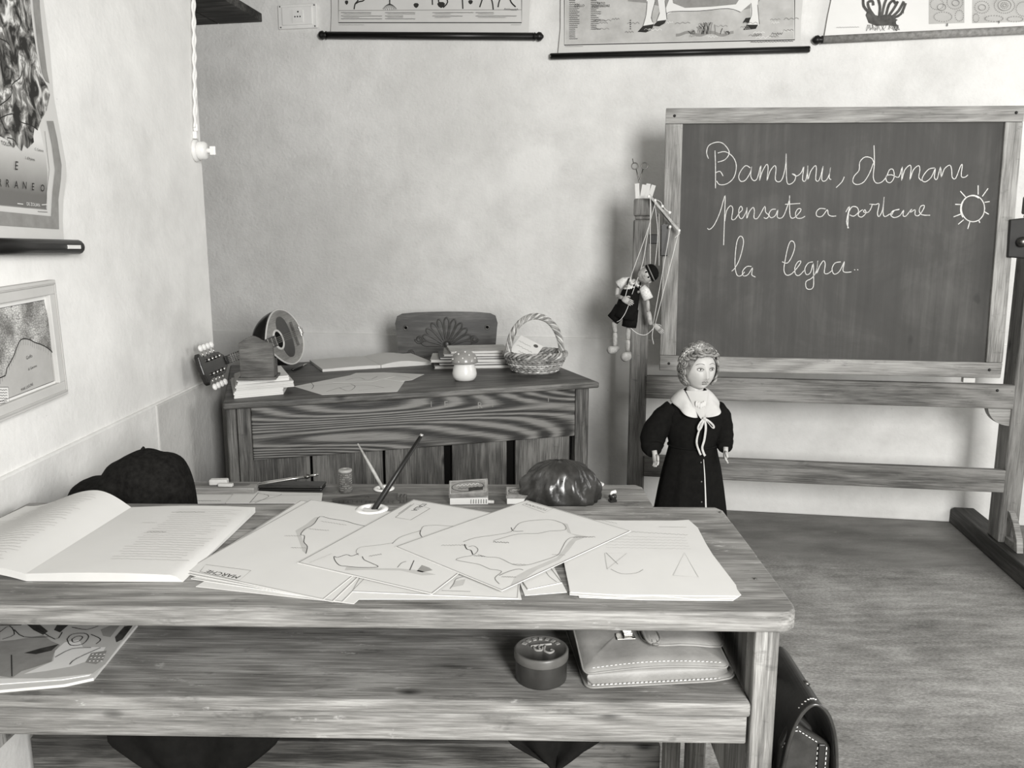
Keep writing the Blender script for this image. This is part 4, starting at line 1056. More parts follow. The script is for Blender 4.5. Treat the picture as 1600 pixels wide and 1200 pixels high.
def par(tl, bl, br, z):
    """parallelogram sheet from three corners seen in the photograph"""
    A, B, C_ = atz(*tl, z), atz(*bl, z), atz(*br, z); return A, B, C_, A + C_ - B
GM = 'hand-drawn map sheets on the front desk'
def mapsheet(label, tl, bl, br, z, inks, bor='ink_pale', th=.0009, mat='paper', name='map_sheet', group=GM, curl=.0):
    A, B, C_, D_ = par(tl, bl, br, z); o = (A + B + C_ + D_) / 4; F = T(o.x, o.y, z)
    c = [(q.x - o.x, q.y - o.y) for q in (A, B, C_, D_)]
    if (Vector(c[1]) - Vector(c[0])).cross(Vector(c[2]) - Vector(c[1])) < 0: c.reverse()
    m = MB().prism(c, 0, th, mat)
    cc = [(x * .985, y * .985) for x, y in c]
    if bor: m.ink(cc + cc[:1], .0016, th + .0002, bor, smooth=False)
    for it in inks:
        if it[0] == 'l': m.ink(loc_poly(F, it[1], z + th), it[2], th + .0003, it[3], smooth=it[4] if len(it) > 4 else True)
        elif it[0] == 'f': m.fill(loc_poly(F, it[1], z + th), th + .0001 + .00005 * (it[3] if len(it) > 3 else 0), it[2])
        elif it[0] == 't':
            a_ = loc_poly(F, [it[4]], z + th)[0]; b_ = loc_poly(F, [it[5]], z + th)[0]; d_ = Vector(b_) - Vector(a_)
            m.text(it[1], it[2], it[3], T(a_[0], a_[1], th + .0003) @ Matrix.Rotation(math.atan2(d_.y, d_.x), 4, 'Z'))
        elif it[0] == 'w':
            a_, b_ = loc_poly(F, [it[1], it[2]], z + th); m.ink(squiggle(*a_, *b_, it[3], it[4]), .0010, th + .0003, it[5])
    return tag(m.build(name, F=F), label, 'paper', group)
c5 = lambda *a: [(280 + x / 3.636, 770 + y / 3.636) for x, y in a]
c6 = lambda *a: [(600 + x / 2.667, 770 + y / 2.667) for x, y in a]
z = NZ + .0004
mapsheet('lowest white sheet showing at the bottom edge of the left map pile', (500, 800), (306, 917), (553, 944), z, [], None)
mapsheet('map sheet second from the bottom of the left pile, edge just showing', (474, 788), (298, 905), (535, 942), z + .0011, [])
mapsheet('map sheet directly under the MARCHE sheet, offset to its left', (470, 782), (288, 897), (520, 941), z + .0022, [], 'ink_grey')
# middle pile, under the ITALIA and TOSCANA sheets
mapsheet('blank lower sheet in the middle, under the ITALIA map sheet', (585, 830), (560, 937), (815, 937), z + .0002, [], None, .0008)
mapsheet('map sheet under the TOSCANA sheet, a coast sketch at its lower edge', (600, 835), (548, 925), (810, 936), z + .0012, [('l', c6((240, 408), (360, 412)), .0012, 'ink_grey'), ('l', c6((275, 400), (290, 380), (300, 360), (330, 350)), .0014, 'ink_grey'), ('f', c6((280, 395), (296, 368), (340, 360), (330, 385)), 'ink_faint')])
mapsheet('small map sheet peeping out below the right corner of the TOSCANA sheet', (800, 880), (820, 931), (886, 926), z + .0002, [], None, .0008)
mapsheet('bordered sheet corner right of the TOSCANA map, pointing to the geometry pages', (790, 870), (824, 922), (878, 911), z + .0011, [('l', c6((675, 330), (690, 350), (720, 372)), .0012, 'ink_pale')], 'ink_grey')
# MARCHE
inks = [('l', c5((118, 448), (150, 408), (408, 442), (340, 500), (118, 448)), .0012, 'ink_pale', False), ('t', 'MARCHE', .016, 'ink', c5((260, 456))[0], c5((150, 436))[0]),
        ('f', c5((800, 135), (770, 170), (712, 215), (690, 235), (706, 280), (730, 310), (722, 350), (700, 330), (690, 300), (672, 250), (660, 215), (720, 180), (770, 140)), 'ink_faint'),
        ('l', c5((1060, 190), (1000, 178), (940, 160), (860, 148), (800, 135), (772, 170), (748, 190), (712, 208), (690, 238), (712, 245), (708, 280), (728, 305), (720, 345)), .0013, 'ink'),
        ('w', *c5((600, 245), (690, 245)), .0016, 12, 'ink_grey'), ('w', *c5((635, 312), (720, 314)), .0016, 12, 'ink_grey'), ('w', *c5((805, 162), (950, 184)), .0018, 18, 'ink_pale'), ('w', *c5((735, 205), (850, 215)), .002, 16, 'ink_pale'), ('w', *c5((890, 280), (960, 245)), .0015, 10, 'ink_grey')]
mapsheet('hand-drawn map sheet titled MARCHE, topmost of the left pile, between exercise book and ITALIA sheet', (486, 781), (287, 892), (505, 938), z + .0036, inks, 'ink_pale')
# ITALIA
inks = [('l', c5((1228, 140), (1335, 62), (1425, 90), (1315, 155), (1228, 140)), .0012, 'ink_grey', False), ('t', 'ITALIA', .016, 'ink', c5((1350, 80))[0], c5((1290, 118))[0]), ('l', c5((1245, 120), (1318, 68)), .0012, 'ink_grey', False),
        ('l', c5((1210, 290), (1250, 255), (1320, 230), (1370, 215), (1390, 190), (1470, 185), (1560, 190), (1640, 175)), .0012, 'ink_grey'), ('l', c5((1372, 215), (1368, 235), (1390, 265)), .0014, 'ink'),
        ('l', c5((1215, 285), (1130, 298), (1030, 310), (1005, 335), (1020, 355)), .0011, 'ink_pale'), ('l', c5((1020, 345), (980, 360), (950, 352), (900, 368), (880, 362), (885, 385), (910, 412), (950, 418), (1020, 424), (1100, 425), (1130, 418), (1080, 395), (1050, 380), (1040, 362)), .0013, 'ink'),
        ('f', c5((950, 420), (1100, 428), (1250, 430), (1360, 440), (1460, 465), (1380, 470), (1260, 442), (1100, 438), (940, 440)), 'ink_faint'),
        ('l', c5((1240, 425), (1262, 400), (1290, 390)), .0013, 'ink_grey'), ('l', c5((1310, 440), (1322, 412), (1334, 385)), .0014, 'ink'), ('f', c5((1350, 445), (1378, 410), (1420, 425), (1440, 440), (1380, 452)), 'ink_pale'),
        ('w', *c5((740, 398), (870, 345)), .0012, 12, 'ink_faint'), ('w', *c5((1080, 360), (1150, 350)), .003, 10, 'ink_pale')]
mapsheet('hand-drawn map sheet titled ITALIA, in the middle, partly under the TOSCANA sheet', (646, 781), (464, 880), (675, 929), z + .0048, inks, 'ink_grey')
# TOSCANA
inks = [('l', c6((576, 50), (608, 38), (704, 66), (668, 84), (576, 50)), .0012, 'ink_pale', False), ('t', 'TOSCANA', .012, 'ink_grey', c6((640, 58))[0], c6((600, 46))[0]),
        ('l', c6((330, 205), (380, 188), (470, 175), (530, 162), (560, 130), (600, 118), (680, 112), (720, 118), (750, 132), (755, 155), (690, 160), (640, 170), (560, 172), (490, 190), (455, 200)), .0013, 'ink_grey'),
        ('l', c6((530, 145), (540, 160), (580, 160)), .0013, 'ink'), ('l', c6((352, 225), (375, 222), (392, 238), (372, 260), (330, 268), (300, 280), (360, 292), (400, 300), (440, 318), (470, 322), (490, 330), (462, 355), (480, 380)), .0013, 'ink_grey'),
        ('l', c6((392, 258), (430, 268), (480, 272), (540, 300), (590, 302), (640, 290), (720, 262), (740, 235), (760, 200), (790, 185), (870, 185)), .0012, 'ink_grey'),
        ('l', c6((335, 215), (345, 235), (362, 240), (370, 258)), .0018, 'ink'), ('l', c6((480, 345), (520, 328), (560, 318), (580, 322)), .0016, 'ink_grey'),
        ('f', c6((700, 115), (752, 130), (765, 165), (800, 180), (770, 205), (742, 245), (720, 270), (600, 320), (545, 350), (525, 390), (560, 375), (640, 320), (730, 280), (770, 240), (800, 200), (850, 182), (780, 170), (765, 130)), 'ink_faint'),
        ('w', *c6((240, 220), (345, 218)), .003, 16, 'ink_pale'), ('w', *c6((455, 205), (520, 208)), .003, 10, 'ink'), ('w', *c6((790, 186), (880, 184)), .0025, 14, 'ink_grey'), ('w', *c6((490, 350), (550, 352)), .0016, 12, 'ink_grey'),
        ('w', *c6((830, 98), (970, 128)), .0016, 20, 'ink_grey'), ('w', *c6((700, 258), (755, 260)), .0012, 10, 'ink_pale'), ('w', *c6((535, 298), (590, 300)), .0016, 8, 'ink_grey'), ('w', *c6((375, 262), (420, 266)), .002, 8, 'ink')]
mapsheet('hand-drawn map sheet titled TOSCANA, topmost of the map sheets, right of the ITALIA sheet', (823, 782), (617, 855), (784, 924), z + .0060, inks, 'ink_grey')
# geometry pages
sheet('ruled_page', 'lowest white page sticking out under the geometry page', 'paper', ((905, 815), (890, 905), (905, 934), (1010, 938), (1145, 939), (1158, 930), (1070, 815)), z + .0001, .0009, 'pages at the right end of the front desk')
sheet('ruled_page', 'middle white page with a torn lower edge under the geometry page', 'paper', ((905, 814), (886, 890), (890, 930), (960, 934), (1020, 931), (1090, 937), (1152, 935), (1150, 915), (1073, 814)), z + .0012, .0009, 'pages at the right end of the front desk')
inks = [('w', *c6((985, 160), (1265, 176)), .0014, 30, 'ink_pale')] + [('w', *c6((925, 180 + 12 * k), (1255 + 6 * k, 188 + 11.5 * k)), .0009, 30, 'ink_faint') for k in range(5)]
inks_l = [('l', c6((930, 318), (920, 252), (1012, 252), (930, 318)), .0012, 'ink_faint', False), ('l', c6((925, 250), (975, 298)), .0011, 'ink_pale'), ('l', c6((945, 318), (990, 338), (1050, 335), (1080, 320)), .0012, 'ink_pale'), ('l', c6((1205, 345), (1252, 250), (1310, 352), (1205, 345)), .0012, 'ink_faint', False), ('l', c6((1145, 142), (1260, 144)), .0011, 'ink_pale')]
pg = ((905, 813), (881, 878), (891, 926), (960, 930), (1154, 932), (1150, 915), (1120, 878), (1103, 850), (1090, 825), (1076, 813), (1040, 815))
c = [atz(u, v, z + .0023) for u, v in pg]
sheet('geometry_page', 'white page of faint geometry drawings, topmost at the right end of the front desk', 'paper', pg, z + .0023, .0010, 'pages at the right end of the front desk', inks_l + [('l', squiggle(a[0], a[1], b_[0], b_[1], .7, n_), .0009, mt_) for _, a, b_, w_, n_, mt_ in inks])

# ------------------------------------------------------------------ things on the shelf
# picture book
p_ = [(215, 974), (146, 1058), (100, 1068), (0, 1077), (-95, 1082), (35, 974)]
A = atz(146, 1058, SZ); F = T(A.x, A.y, SZ + .0002) @ RZ(2)
r = thing('picture_book', 'picture book with a patterned cover lying at the left end of the shelf', 'book', F)
def lp2(pts, z=SZ + .006): return loc_poly(F, pts, z)
MB().prism(lp2(p_), 0, .0045, 'paper').build('pages', r)
m = MB().prism([(x - .001, y + .002) for x, y in lp2(((211, 974), (140, 1056), (98, 1063), (0, 1070), (-92, 1074), (38, 974)), SZ + .0055)], .0046, .0056, 'chart_pale')
f7 = lambda *a: [(x / 2.667, 940 + y / 2.667) for x, y in a]
cv = [('paper_grey', ((0, 100), (560, 92), (440, 260), (385, 300), (200, 320), (0, 320))), ('print_grey', ((0, 165), (60, 160), (180, 140), (215, 165), (250, 180), (225, 215), (215, 250), (150, 272), (90, 290), (50, 318), (0, 310), (-110, 320), (0, 170))),
      ('chart_pale', ((222, 248), (230, 205), (270, 170), (330, 160), (345, 190), (440, 190), (420, 230), (300, 270), (190, 290), (100, 302))), ('print_dark', ((100, 215), (170, 195), (245, 178), (215, 205), (150, 220))),
      ('print_grey', ((355, 255), (380, 215), (445, 205), (430, 245), (400, 262))), ('print_dark', ((110, 95), (160, 92), (200, 125), (180, 140), (140, 120))), ('print_dark', ((240, 95), (290, 95), (250, 130), (225, 120))), ('print_grey', ((420, 120), (470, 98), (500, 100), (460, 150), (430, 145))), ('print_dark', ((480, 150), (520, 105), (555, 100), (510, 160), (485, 172)))]
for k, (mt_, pts) in enumerate(cv): m.fill(lp2(f7(*pts)), .0058 + k * .00012, mt_)
for pts in (((280, 160), (300, 140), (350, 135), (370, 150), (345, 180), (295, 185), (280, 160)), ((300, 160), (320, 148), (345, 150), (330, 168), (305, 172), (300, 160)), ((0, 130), (40, 105), (60, 140), (10, 160)), ((60, 120), (100, 150), (200, 150)), ((150, 110), (230, 160), (260, 130)), ((300, 110), (360, 120), (410, 105)), ((380, 140), (420, 160), (400, 180)), ((230, 235), (300, 200), (380, 195)), ((290, 265), (320, 240), (420, 195)), ((48, 225), (50, 315))):
    m.ink(lp2(f7(*pts)), .0016, .0072, 'ink')
for k in range(12):
    a_ = lp2(f7((375 + (k % 4) * 16 + 6 * (k // 4), 250 - (k // 4) * 14)))[0]; m.lathe([(.0016, .0073), (.0016, .0074)], 'chart_pale', 8, T(a_[0], a_[1], 0))
m.build('cover', r)

# round tin
p_ = atz(847, 1080, SZ); F = T(p_.x, p_.y + .039, SZ + .0002)
r = thing('round_tin', 'round dark tin with an embossed lid, on the desk shelf beside the briefcase', 'tin', F)
MB().lathe([(.035, 0), (.0385, .001), (.039, .003), (.039, .034), (.0385, .036)], 'tin_black', 40).build('body', r)
ld = MB().lathe([(.0405, .0335), (.0412, .035), (.0412, .046), (.0400, .0478), (.0375, .048), (.0365, .0465), (.001, .0465)], 'tin_lid', 40).build('lid', r)
m = MB()
for k in range(7):
    a_ = math.radians(150 - 20 * k); m.box(-.0026, .0026, -.0032, .0032, .0463, .0478, 'box_card', T(.029 * math.cos(a_), .029 * math.sin(a_), 0) @ RZ(math.degrees(a_) - 90))
for pts in (((-.012, .004), (-.008, -.006), (0, -.006), (.002, .004)), ((-.016, .006), (.0, .010), (.016, .013)), ((.006, .008), (.004, -.006), (.012, -.014), (.018, -.008), (.014, -.004)), ((.0, .012), (-.004, .004), (-.002, -.004))):
    m.tube([(x, y, .0468) for x, y in catmull(pts, 4)], .0020, 'box_card', 6)
m.build('emblem', ld)

# leather document case
A = atz(916, 1078, SZ); B = atz(1140, 1066, SZ); d = (B - A); F = T(A.x, A.y, SZ + .0003) @ RZ(math.degrees(math.atan2(d.y, d.x))); L = d.length + .010
r = thing('briefcase', 'tan leather briefcase with a metal clasp lying flat on the desk shelf', 'briefcase', F)
def panel(nm, outline, zf, th, mat, piping=True, nn_=1):
    m = MB(); n = len(outline); top = [(x, y, zf(x, y) + th) for x, y in outline]; bot = [(x, y, zf(x, y)) for x, y in outline]
    cx = sum(x for x, y in outline) / n; cy = sum(y for x, y in outline) / n
    K = 5; R = []
    for k in range(K): t = 1 - k / K; R.append([(cx + (x - cx) * t, cy + (y - cy) * t, zf(cx + (x - cx) * t, cy + (y - cy) * t) + th) for x, y in outline])
    R2 = [[(x, y, z_ - th) for x, y, z_ in q] for q in R]
    m.rings(list(reversed(R2)) + R, mat, True, True)
    if piping: m.tube([(x, y, z_ - th / 2) for x, y, z_ in top], th * .75, mat, 6, closed=True)
    return m.build(nm, r)
def rrect(x0, x1, y0, y1, rad, n=5):
    out = []
    for cx, cy, a0 in ((x1 - rad, y0 + rad, -90), (x1 - rad, y1 - rad, 0), (x0 + rad, y1 - rad, 90), (x0 + rad, y0 + rad, 180)):
        for k in range(n + 1): a = math.radians(a0 + 90 * k / n); out.append((cx + rad * math.cos(a), cy + rad * math.sin(a)))
    res = []
    for i in range(len(out)):
        a, b = Vector(out[i]), Vector(out[(i + 1) % len(out)]); k = max(1, int((b - a).length / .02))
        for j in range(k): q = a.lerp(b, j / k); res.append((q.x, q.y))
    return res
BD = .235
panel('bottom_panel', rrect(0, L, 0, BD, .012), lambda x, y: .0015 + .006 * max(0, (x / L - .8) / .2) ** 2, .0022, 'tan_leather')
topz = lambda x, y: .027 + .030 * min(1, y / .12) + .008 * math.sin(PI * min(1, max(0, x / L)) ) * (1 if y < .05 else .6) - .004 * (x / L)
m = MB()
def gus(u_, v_):
    x = .004 + (L - .012) * u_; return (x, .010 + .012 * math.sin(PI * v_) - .004, .003 + (topz(x, 0.0) - .003) * v_)
m.grid(gus, 24, 6, 'tan_leather'); 
m.grid(lambda u_, v_: (.012 - .010 * math.sin(PI * v_) + 0, .006 + (BD - .012) * u_, .003 + (topz(0, .006 + (BD - .012) * u_) - .003) * v_), 12, 6, 'tan_leather')
m.grid(lambda u_, v_: (L - .012 + .010 * math.sin(PI * v_), .006 + (BD - .012) * (1 - u_), .003 + (topz(L, .006 + (BD - .012) * (1 - u_)) - .003) * v_), 12, 6, 'tan_leather')
m.grid(lambda u_, v_: (.004 + (L - .012) * (1 - u_), BD - .006, .003 + (topz(0, BD) - .003) * v_), 12, 4, 'tan_leather')
m.build('gusset', r)
tp = panel('top_panel', rrect(-.004, L - .012, -.004, BD, .012), topz, .0022, 'tan_leather')
fo = rrect(L * .42, L - .002, .03, BD - .004, .03)
flp = panel('flap', fo, lambda x, y: topz(x, y) + .004 + .004 * math.sin(PI * min(1, max(0, (x - L * .42) / (L * .58)))) - .006 * max(0, (x / L - .9) / .1), .0026, 'tan_leather')
panel('strap', rrect(L * .43, L * .53, .025, .20, .016), lambda x, y: topz(x, y) + .0125, .003, 'tan_leather')
def clasp():
    m = MB(); x, y = L * .26, .065; z_ = topz(x, y) + .0022
    m.box(x - .002, x + .028, y - .012, y + .030, z_, z_ + .0018, 'metal_dull').box(x + .002, x + .030, y + .014, y + .030, z_ + .004, z_ + .016, 'metal_bright', None)
    m.box(x + .006, x + .040, y + .030, y + .036, z_ + .006, z_ + .012, 'metal_bright').box(x + .010, x + .024, y - .006, y + .014, z_ + .0018, z_ + .007, 'metal_bright')
    m.tube([(x + .030, y + .024, z_ + .010), (x + .055, y + .02, z_ + .013)], .0022, 'metal_bright', 6); return m.build('clasp', r, .0012)
clasp()
m = MB()
for i in range(30):
    x = .010 + (L - .03) * i / 30; m.box(x, x + .0035, .0045, .0055, topz(x, .005) + .0022, topz(x, .005) + .0030, 'thread'); m.box(x, x + .0035, -.0012 + .004, -.0004 + .004, .0044, .0056, 'thread')
m.build('stitching', tp)

# satchel on the desk's right side
F = FN @ T(lx1 + .002, .03, .045)
r = thing('school_satchel', 'dark leather school satchel hanging on the right side of the front desk', 'satchel', F)
prof = [(.004, .10), (.070, .10), (.078, .18), (.080, .44), (.066, .53), (.040, .555), (.016, .50), (.004, .44)]
m = MB(frame((0, .012, 0), (1, 0, 0), (0, 0, 1), (0, -1, 0)) @ T(0, 0, -.135)).prism(prof, 0, .13, 'dark_leather'); m.build('bag_body', r, .006, seg=3)
fl_ = [(.008, .40), (.012, .47), (.020, .53), (.032, .568), (.048, .588), (.062, .586), (.077, .565), (.088, .52), (.093, .44), (.094, .32), (.091, .12)]
fl_c = [(v_.x, v_.y) for v_ in catmull(fl_, 4)]
m = MB(); R = []
for i in range(len(fl_c)):
    x, z_ = fl_c[i]; a_ = Vector(fl_c[min(i + 1, len(fl_c) - 1)]) - Vector(fl_c[max(i - 1, 0)]); a_.normalize(); ix, iz = x + a_.y * .0035, z_ - a_.x * .0035
    R.append([(x, -.016, z_), (x, .150, z_), (ix, .150, iz), (ix, -.016, iz)])
m.rings(R, 'dark_leather', False); fo_ = m.build('flap', r)
m = MB(); m.tube([(x, -.017, z_) for x, z_ in fl_c], .0028, 'glossy_leather', 6); m.build('flap_piping', fo_)
m = MB()
for k in range(7):
    x, z_ = fl_c[13 + k]; m.box(x - .0014, x + .0014, .0 - .004, -.0028, z_ + .0002, z_ + .0012, 'thread')
m.build('flap_stitching', fo_)
pk_ = [(.008, .10), (.082, .10), (.086, .515), (.036, .548), (.024, .545), (.012, .515)]
MB(frame((0, .011, 0), (1, 0, 0), (0, 0, 1), (0, -1, 0))).prism(pk_, 0, .015, 'glossy_leather').build('end_pocket', r, .005, seg=3)
m = MB(frame((0, -.0046, 0), (1, 0, 0), (0, 0, 1), (0, -1, 0)))
def stitches(pts, n_):
    P_ = [Vector(p) for p in pts]
    for a_, b_ in zip(P_, P_[1:]):
        n2 = max(2, int((b_ - a_).length / n_))
        for k in range(n2): m.ink([tuple(a_.lerp(b_, (k + .1) / n2)), tuple(a_.lerp(b_, (k + .65) / n2))], .0011, .0004, 'thread')
stitches([(.014, .512), (.026, .538), (.037, .540), (.066, .521)], .0055); stitches([(.066, .515), (.062, .12)], .008); stitches([(.079, .515), (.077, .12)], .008)
m.build('pocket_stitching', r)
MB().box(.0665, .0765, -.008, -.0045, .12, .52, 'dark_leather').build('strap', r, .0015)
m = MB(); m.tube([(.062, -.011, .385), (.080, -.011, .385), (.080, -.011, .41), (.062, -.011, .41)], .0022, 'metal_dull', 6, closed=True); m.build('buckle', r)
m = MB(); m.lathe([(.005, 0), (.0055, .002), (.002, .004)], 'metal_dull', 10, T(.062, .045, .5855) @ RY(20)); m.build('rivet', r)
m = MB(); m.tube([(.030, .10, .565), (.010, .10, .60), (.010, .13, .60), (.030, .13, .565)], .004, 'dark_leather', 6); m.build('hanging_loop', r)

# black cloth hanging under the apron
for (u0, u1, um, vt), lb in (((180, 422, 300, 1158), 'black cloth hanging in a point under the left half of the desk shelf'), ((800, 935, 868, 1160), 'black cloth point hanging under the desk apron, below the tin')):
    a = atp(u0, vt, FN @ Vector((0, .07, 0)), (0, 1, 0)); b = atp(u1, vt, FN @ Vector((0, .07, 0)), (0, 1, 0)); F = T((a.x + b.x) / 2, a.y, .60); wd = b.x - a.x
    dp = .165 if u0 < 400 else .108
    m = MB().grid(lambda u_, v_: ((u_ - .5) * wd * 1.1 * min(1, 1.02 - (max(0, v_ * dp - .062) / (dp - .062)) ** 1.15), .012 * math.sin(u_ * 14) * (1 - .3 * v_), -dp * v_), 20, 16, 'black_cloth')
    tag(m.build('hanging_cloth', F=F, solid=.003), lb, 'cloth', 'black cloths under the front desk')

# ================================================================== SECOND DESK
DZ = .68
p = atz(991, 757, DZ); FS = T(p.x, p.y, 0) @ RZ(-.8); IS = FS.inverted()
r = thing('school_desk', 'lower wooden school desk behind the nearest one, with beret, pens and boxes on it', 'school desk', FS)
SX = -1.27; wy = -.40
MB().prism([(SX, wy), (.028, wy), (.018, -.02), (.004, 0), (SX, 0)], DZ - .026, DZ, 'desk_pale').build('top_board', r, .005, seg=3)
for x in (SX + .02, -.03):
    MB().box(x, x + .035, wy + .02, -.03, .02, DZ - .0265, 'desk_pale_z').build('side_panel', r, .003)
MB().box(SX + .056, -.031, -.06, -.04, .45, DZ - .0265, 'desk_pale').build('back_panel', r, .002)
MB().box(SX + .056, -.031, wy + .05, -.061, .50, .52, 'desk_pale').build('shelf', r, .002)
for x in (SX + .02, -.03): MB().box(x - .005, x + .04, wy + .01, -.02, 0, .0195, 'desk_pale_y').build('foot', r, .003)
def F2(u, v, a=0): q = atz(u, v, DZ); return T(q.x, q.y, DZ + .0003) @ RZ(a)
# beret
F = T(-.826, 1.655, DZ + .0003)
r = thing('beret', 'black felt beret standing on the second desk by the left wall', 'beret', F)
def bf(q):
    x, y, z_ = q; t = z_ / .18
    return q
sil = [(-.131, 0), (-.133, .04), (-.126, .075), (-.112, .096), (-.094, .106), (-.070, .110), (-.055, .118), (-.040, .138), (-.018, .150), (.0, .160), (.025, .170), (.05, .1715), (.070, .166), (.085, .163), (.105, .148), (.120, .120), (.129, .085), (.133, .04), (.131, 0)]
sil = [(s_.x, s_.y) for s_ in catmull(sil, 3)]
n = len(sil); m = MB(); R = []
for k in range(13):
    a = -PI / 2 + PI * k / 12; sc_ = max(.05, math.cos(a)) ** .55; yy_ = .075 * math.sin(a)
    R.append([Vector((x * (.55 + .45 * sc_), yy_ + .006 * math.sin(x * 60 + k), max(0, z_ * (sc_ ** .8)))) for x, z_ in sil])
m.rings(R, 'black_felt'); m.build('crown', r)
MB().tube([(.03, 0, .165), (.032, 0, .172), (.036, .001, .176)], .003, 'black_felt', 6).build('stalk', r)
# wooden pencil tray
q = IS @ atz(397, 774, DZ); F = FS @ T(q.x, q.y, DZ + .0003)
r = thing('pencil_tray', 'long pale wooden pencil tray with a groove, right of the beret', 'pencil tray', F)
MB().box(-.33, 0, 0, .055, 0, .018, 'pine_pale').build('tray', r, .002)
m = MB(T(0, 0, .0182)).prism([(-.32, .018)] + [(-.03 + .011 * math.sin(t), .029 - .011 * math.cos(t)) for t in [i * PI / 8 for i in range(9)]] + [(-.32, .040)], 0, .0005, 'small_wood'); m.build('groove', r)
tag(MB().box(-.022, .022, -.010, .010, 0, .014, 'eraser').build('eraser', F=F @ T(-.095, .027, .0190) @ RZ(4) @ RX(0), bevel=.003), 'white block eraser sitting on the pencil tray groove', 'eraser')
tag(MB().box(-.018, .018, -.006, .006, 0, .008, 'eraser').build('eraser', F=F @ T(-.072, .010, .0190) @ RZ(-3), bevel=.002), 'thin flat eraser in front of the block eraser on the pencil tray', 'eraser')
# booklet
sheet('booklet_page', 'white printed booklet page with a line of text, just right of the beret', 'paper', ((255, 773), (366, 771), (352, 787), (245, 787)), DZ + .0003, .002, 'booklet on the second desk', [('l', squiggle(288, 782.5, 345, 782.5, .5, 26), .0012, 'ink')])
sheet('booklet_page', 'creased white booklet page with crossing pencil lines, in front of the compass case', 'paper', ((367, 771), (376, 768.5), (402, 768.5), (440, 771), (504, 772), (502, 787), (353, 787)), DZ + .0003, .003, 'booklet on the second desk', [('l', ((390, 786), (404, 770)), .0012, 'ink'), ('l', ((392, 785), (432, 776), (440, 772)), .0014, 'ink_grey'), ('l', ((398, 786), (420, 776), (412, 772)), .0012, 'ink'), ('l', ((404, 771), (430, 774), (500, 773)), .0012, 'ink_grey')])
# compass case and compasses
F = F2(404, 768, -1)
r = thing('compass_case', 'flat black compass case on the second desk', 'case', F)
MB().box(0, .158, 0, .045, 0, .007, 'black_lacquer').build('base', r, .003); MB().box(-.001, .159, -.001, .046, .0072, .014, 'dark_leather').build('lid', r, .003)
r = thing('drawing_compass', 'open metal drawing compass lying on the black compass case', 'compass', F @ T(.0, 0, .0145) @ RZ(8) @ RY(-4))
for s_ in (0, 1):
    m = MB(); m.tube([(.118, .016, .006), (.08, .016 - s_ * .006, .006), (.03, .014 - s_ * .012, .0045), (-.004, .012 - s_ * .014, .003)], [.0034, .0032, .0026, .0009], 'metal_bright', 8); m.build('leg', r)
MB().ball((.118, .016, .007), (.009, .007, .006), 'metal_dull', 12, 8).build('hinge', r); MB().tube([(.124, .016, .007), (.146, .017, .0095)], [.003, .0035], 'metal_bright', 8).build('handle', r)
# cylinder with printed label
F = F2(540.5, 768, 0)
r = thing('thread_spool', 'small dark printed cylinder standing on the second desk left of the light dip pen', 'spool', F)
b_ = MB().lathe([(.0155, 0), (.0158, .001), (.0158, .050), (.015, .051)], 'cork', 28).build('label', r)
MB().lathe([(.0165, .051), (.0168, .053), (.0165, .0565), (.014, .0575), (.005, .058), (.004, .0565)], 'card_edge', 28).build('top_cap', r)
m = MB()
for k in range(8):
    z_ = .006 + k * .0055; n_ = 26
    for j in range(n_):
        if random.random() < .35: continue
        a = 2 * PI * j / n_; m.box(-.0012, .0012, .0158, .0161, z_, z_ + .002, 'ink_pale', RZ(math.degrees(a)))
m.build('printed_lines', b_)
# second inkwell and pen
pi2 = inkwell(600, 765, DZ, .026, 'white china inkwell in the second desk with the light wooden pen in it')
stick('dip_pen', 'light wooden dip pen leaning out of the second desk inkwell', 'pen', (pi2.x + .001, pi2.y, DZ - .004), aty(559, 693, pi2.y + .02), (('holder', 'puppet_wood', ((0, .002), (.1, .0042), (.4, .0045), (1, .0018))),))
inkwell(929, 758, DZ, .024, 'white china inkwell half hidden behind the crumpled leather pouch on the second desk')
# ruler, striped block
sheet('wooden_ruler', 'short carved wooden ruler lying across the front of the second desk', 'ruler', ((520, 782), (575, 775), (622, 773), (624, 786.5), (520, 786.5)), DZ + .0003, .005, None, [('l', ((522, 782.5), (560, 780), (620, 779)), .0012, 'ink', False)] + [('l', ((530 + 7 * k, 786.3), (530 + 7 * k, 782)), .0009, 'ink', False) for k in range(13)] + [('l', ((570, 777), (574, 776), (577, 777.5)), .002, 'ink')], 'small_wood')
m = MB()
for k in range(5): m.box(-.010 + k * .004, -.0066 + k * .004, -.012, .012, 0, .014, 'small_wood' if k % 2 else 'tin_lid')
tag(m.build('striped_block', F=F2(629, 783, 0)), 'tiny striped wooden block at the right end of the carved ruler', 'block')
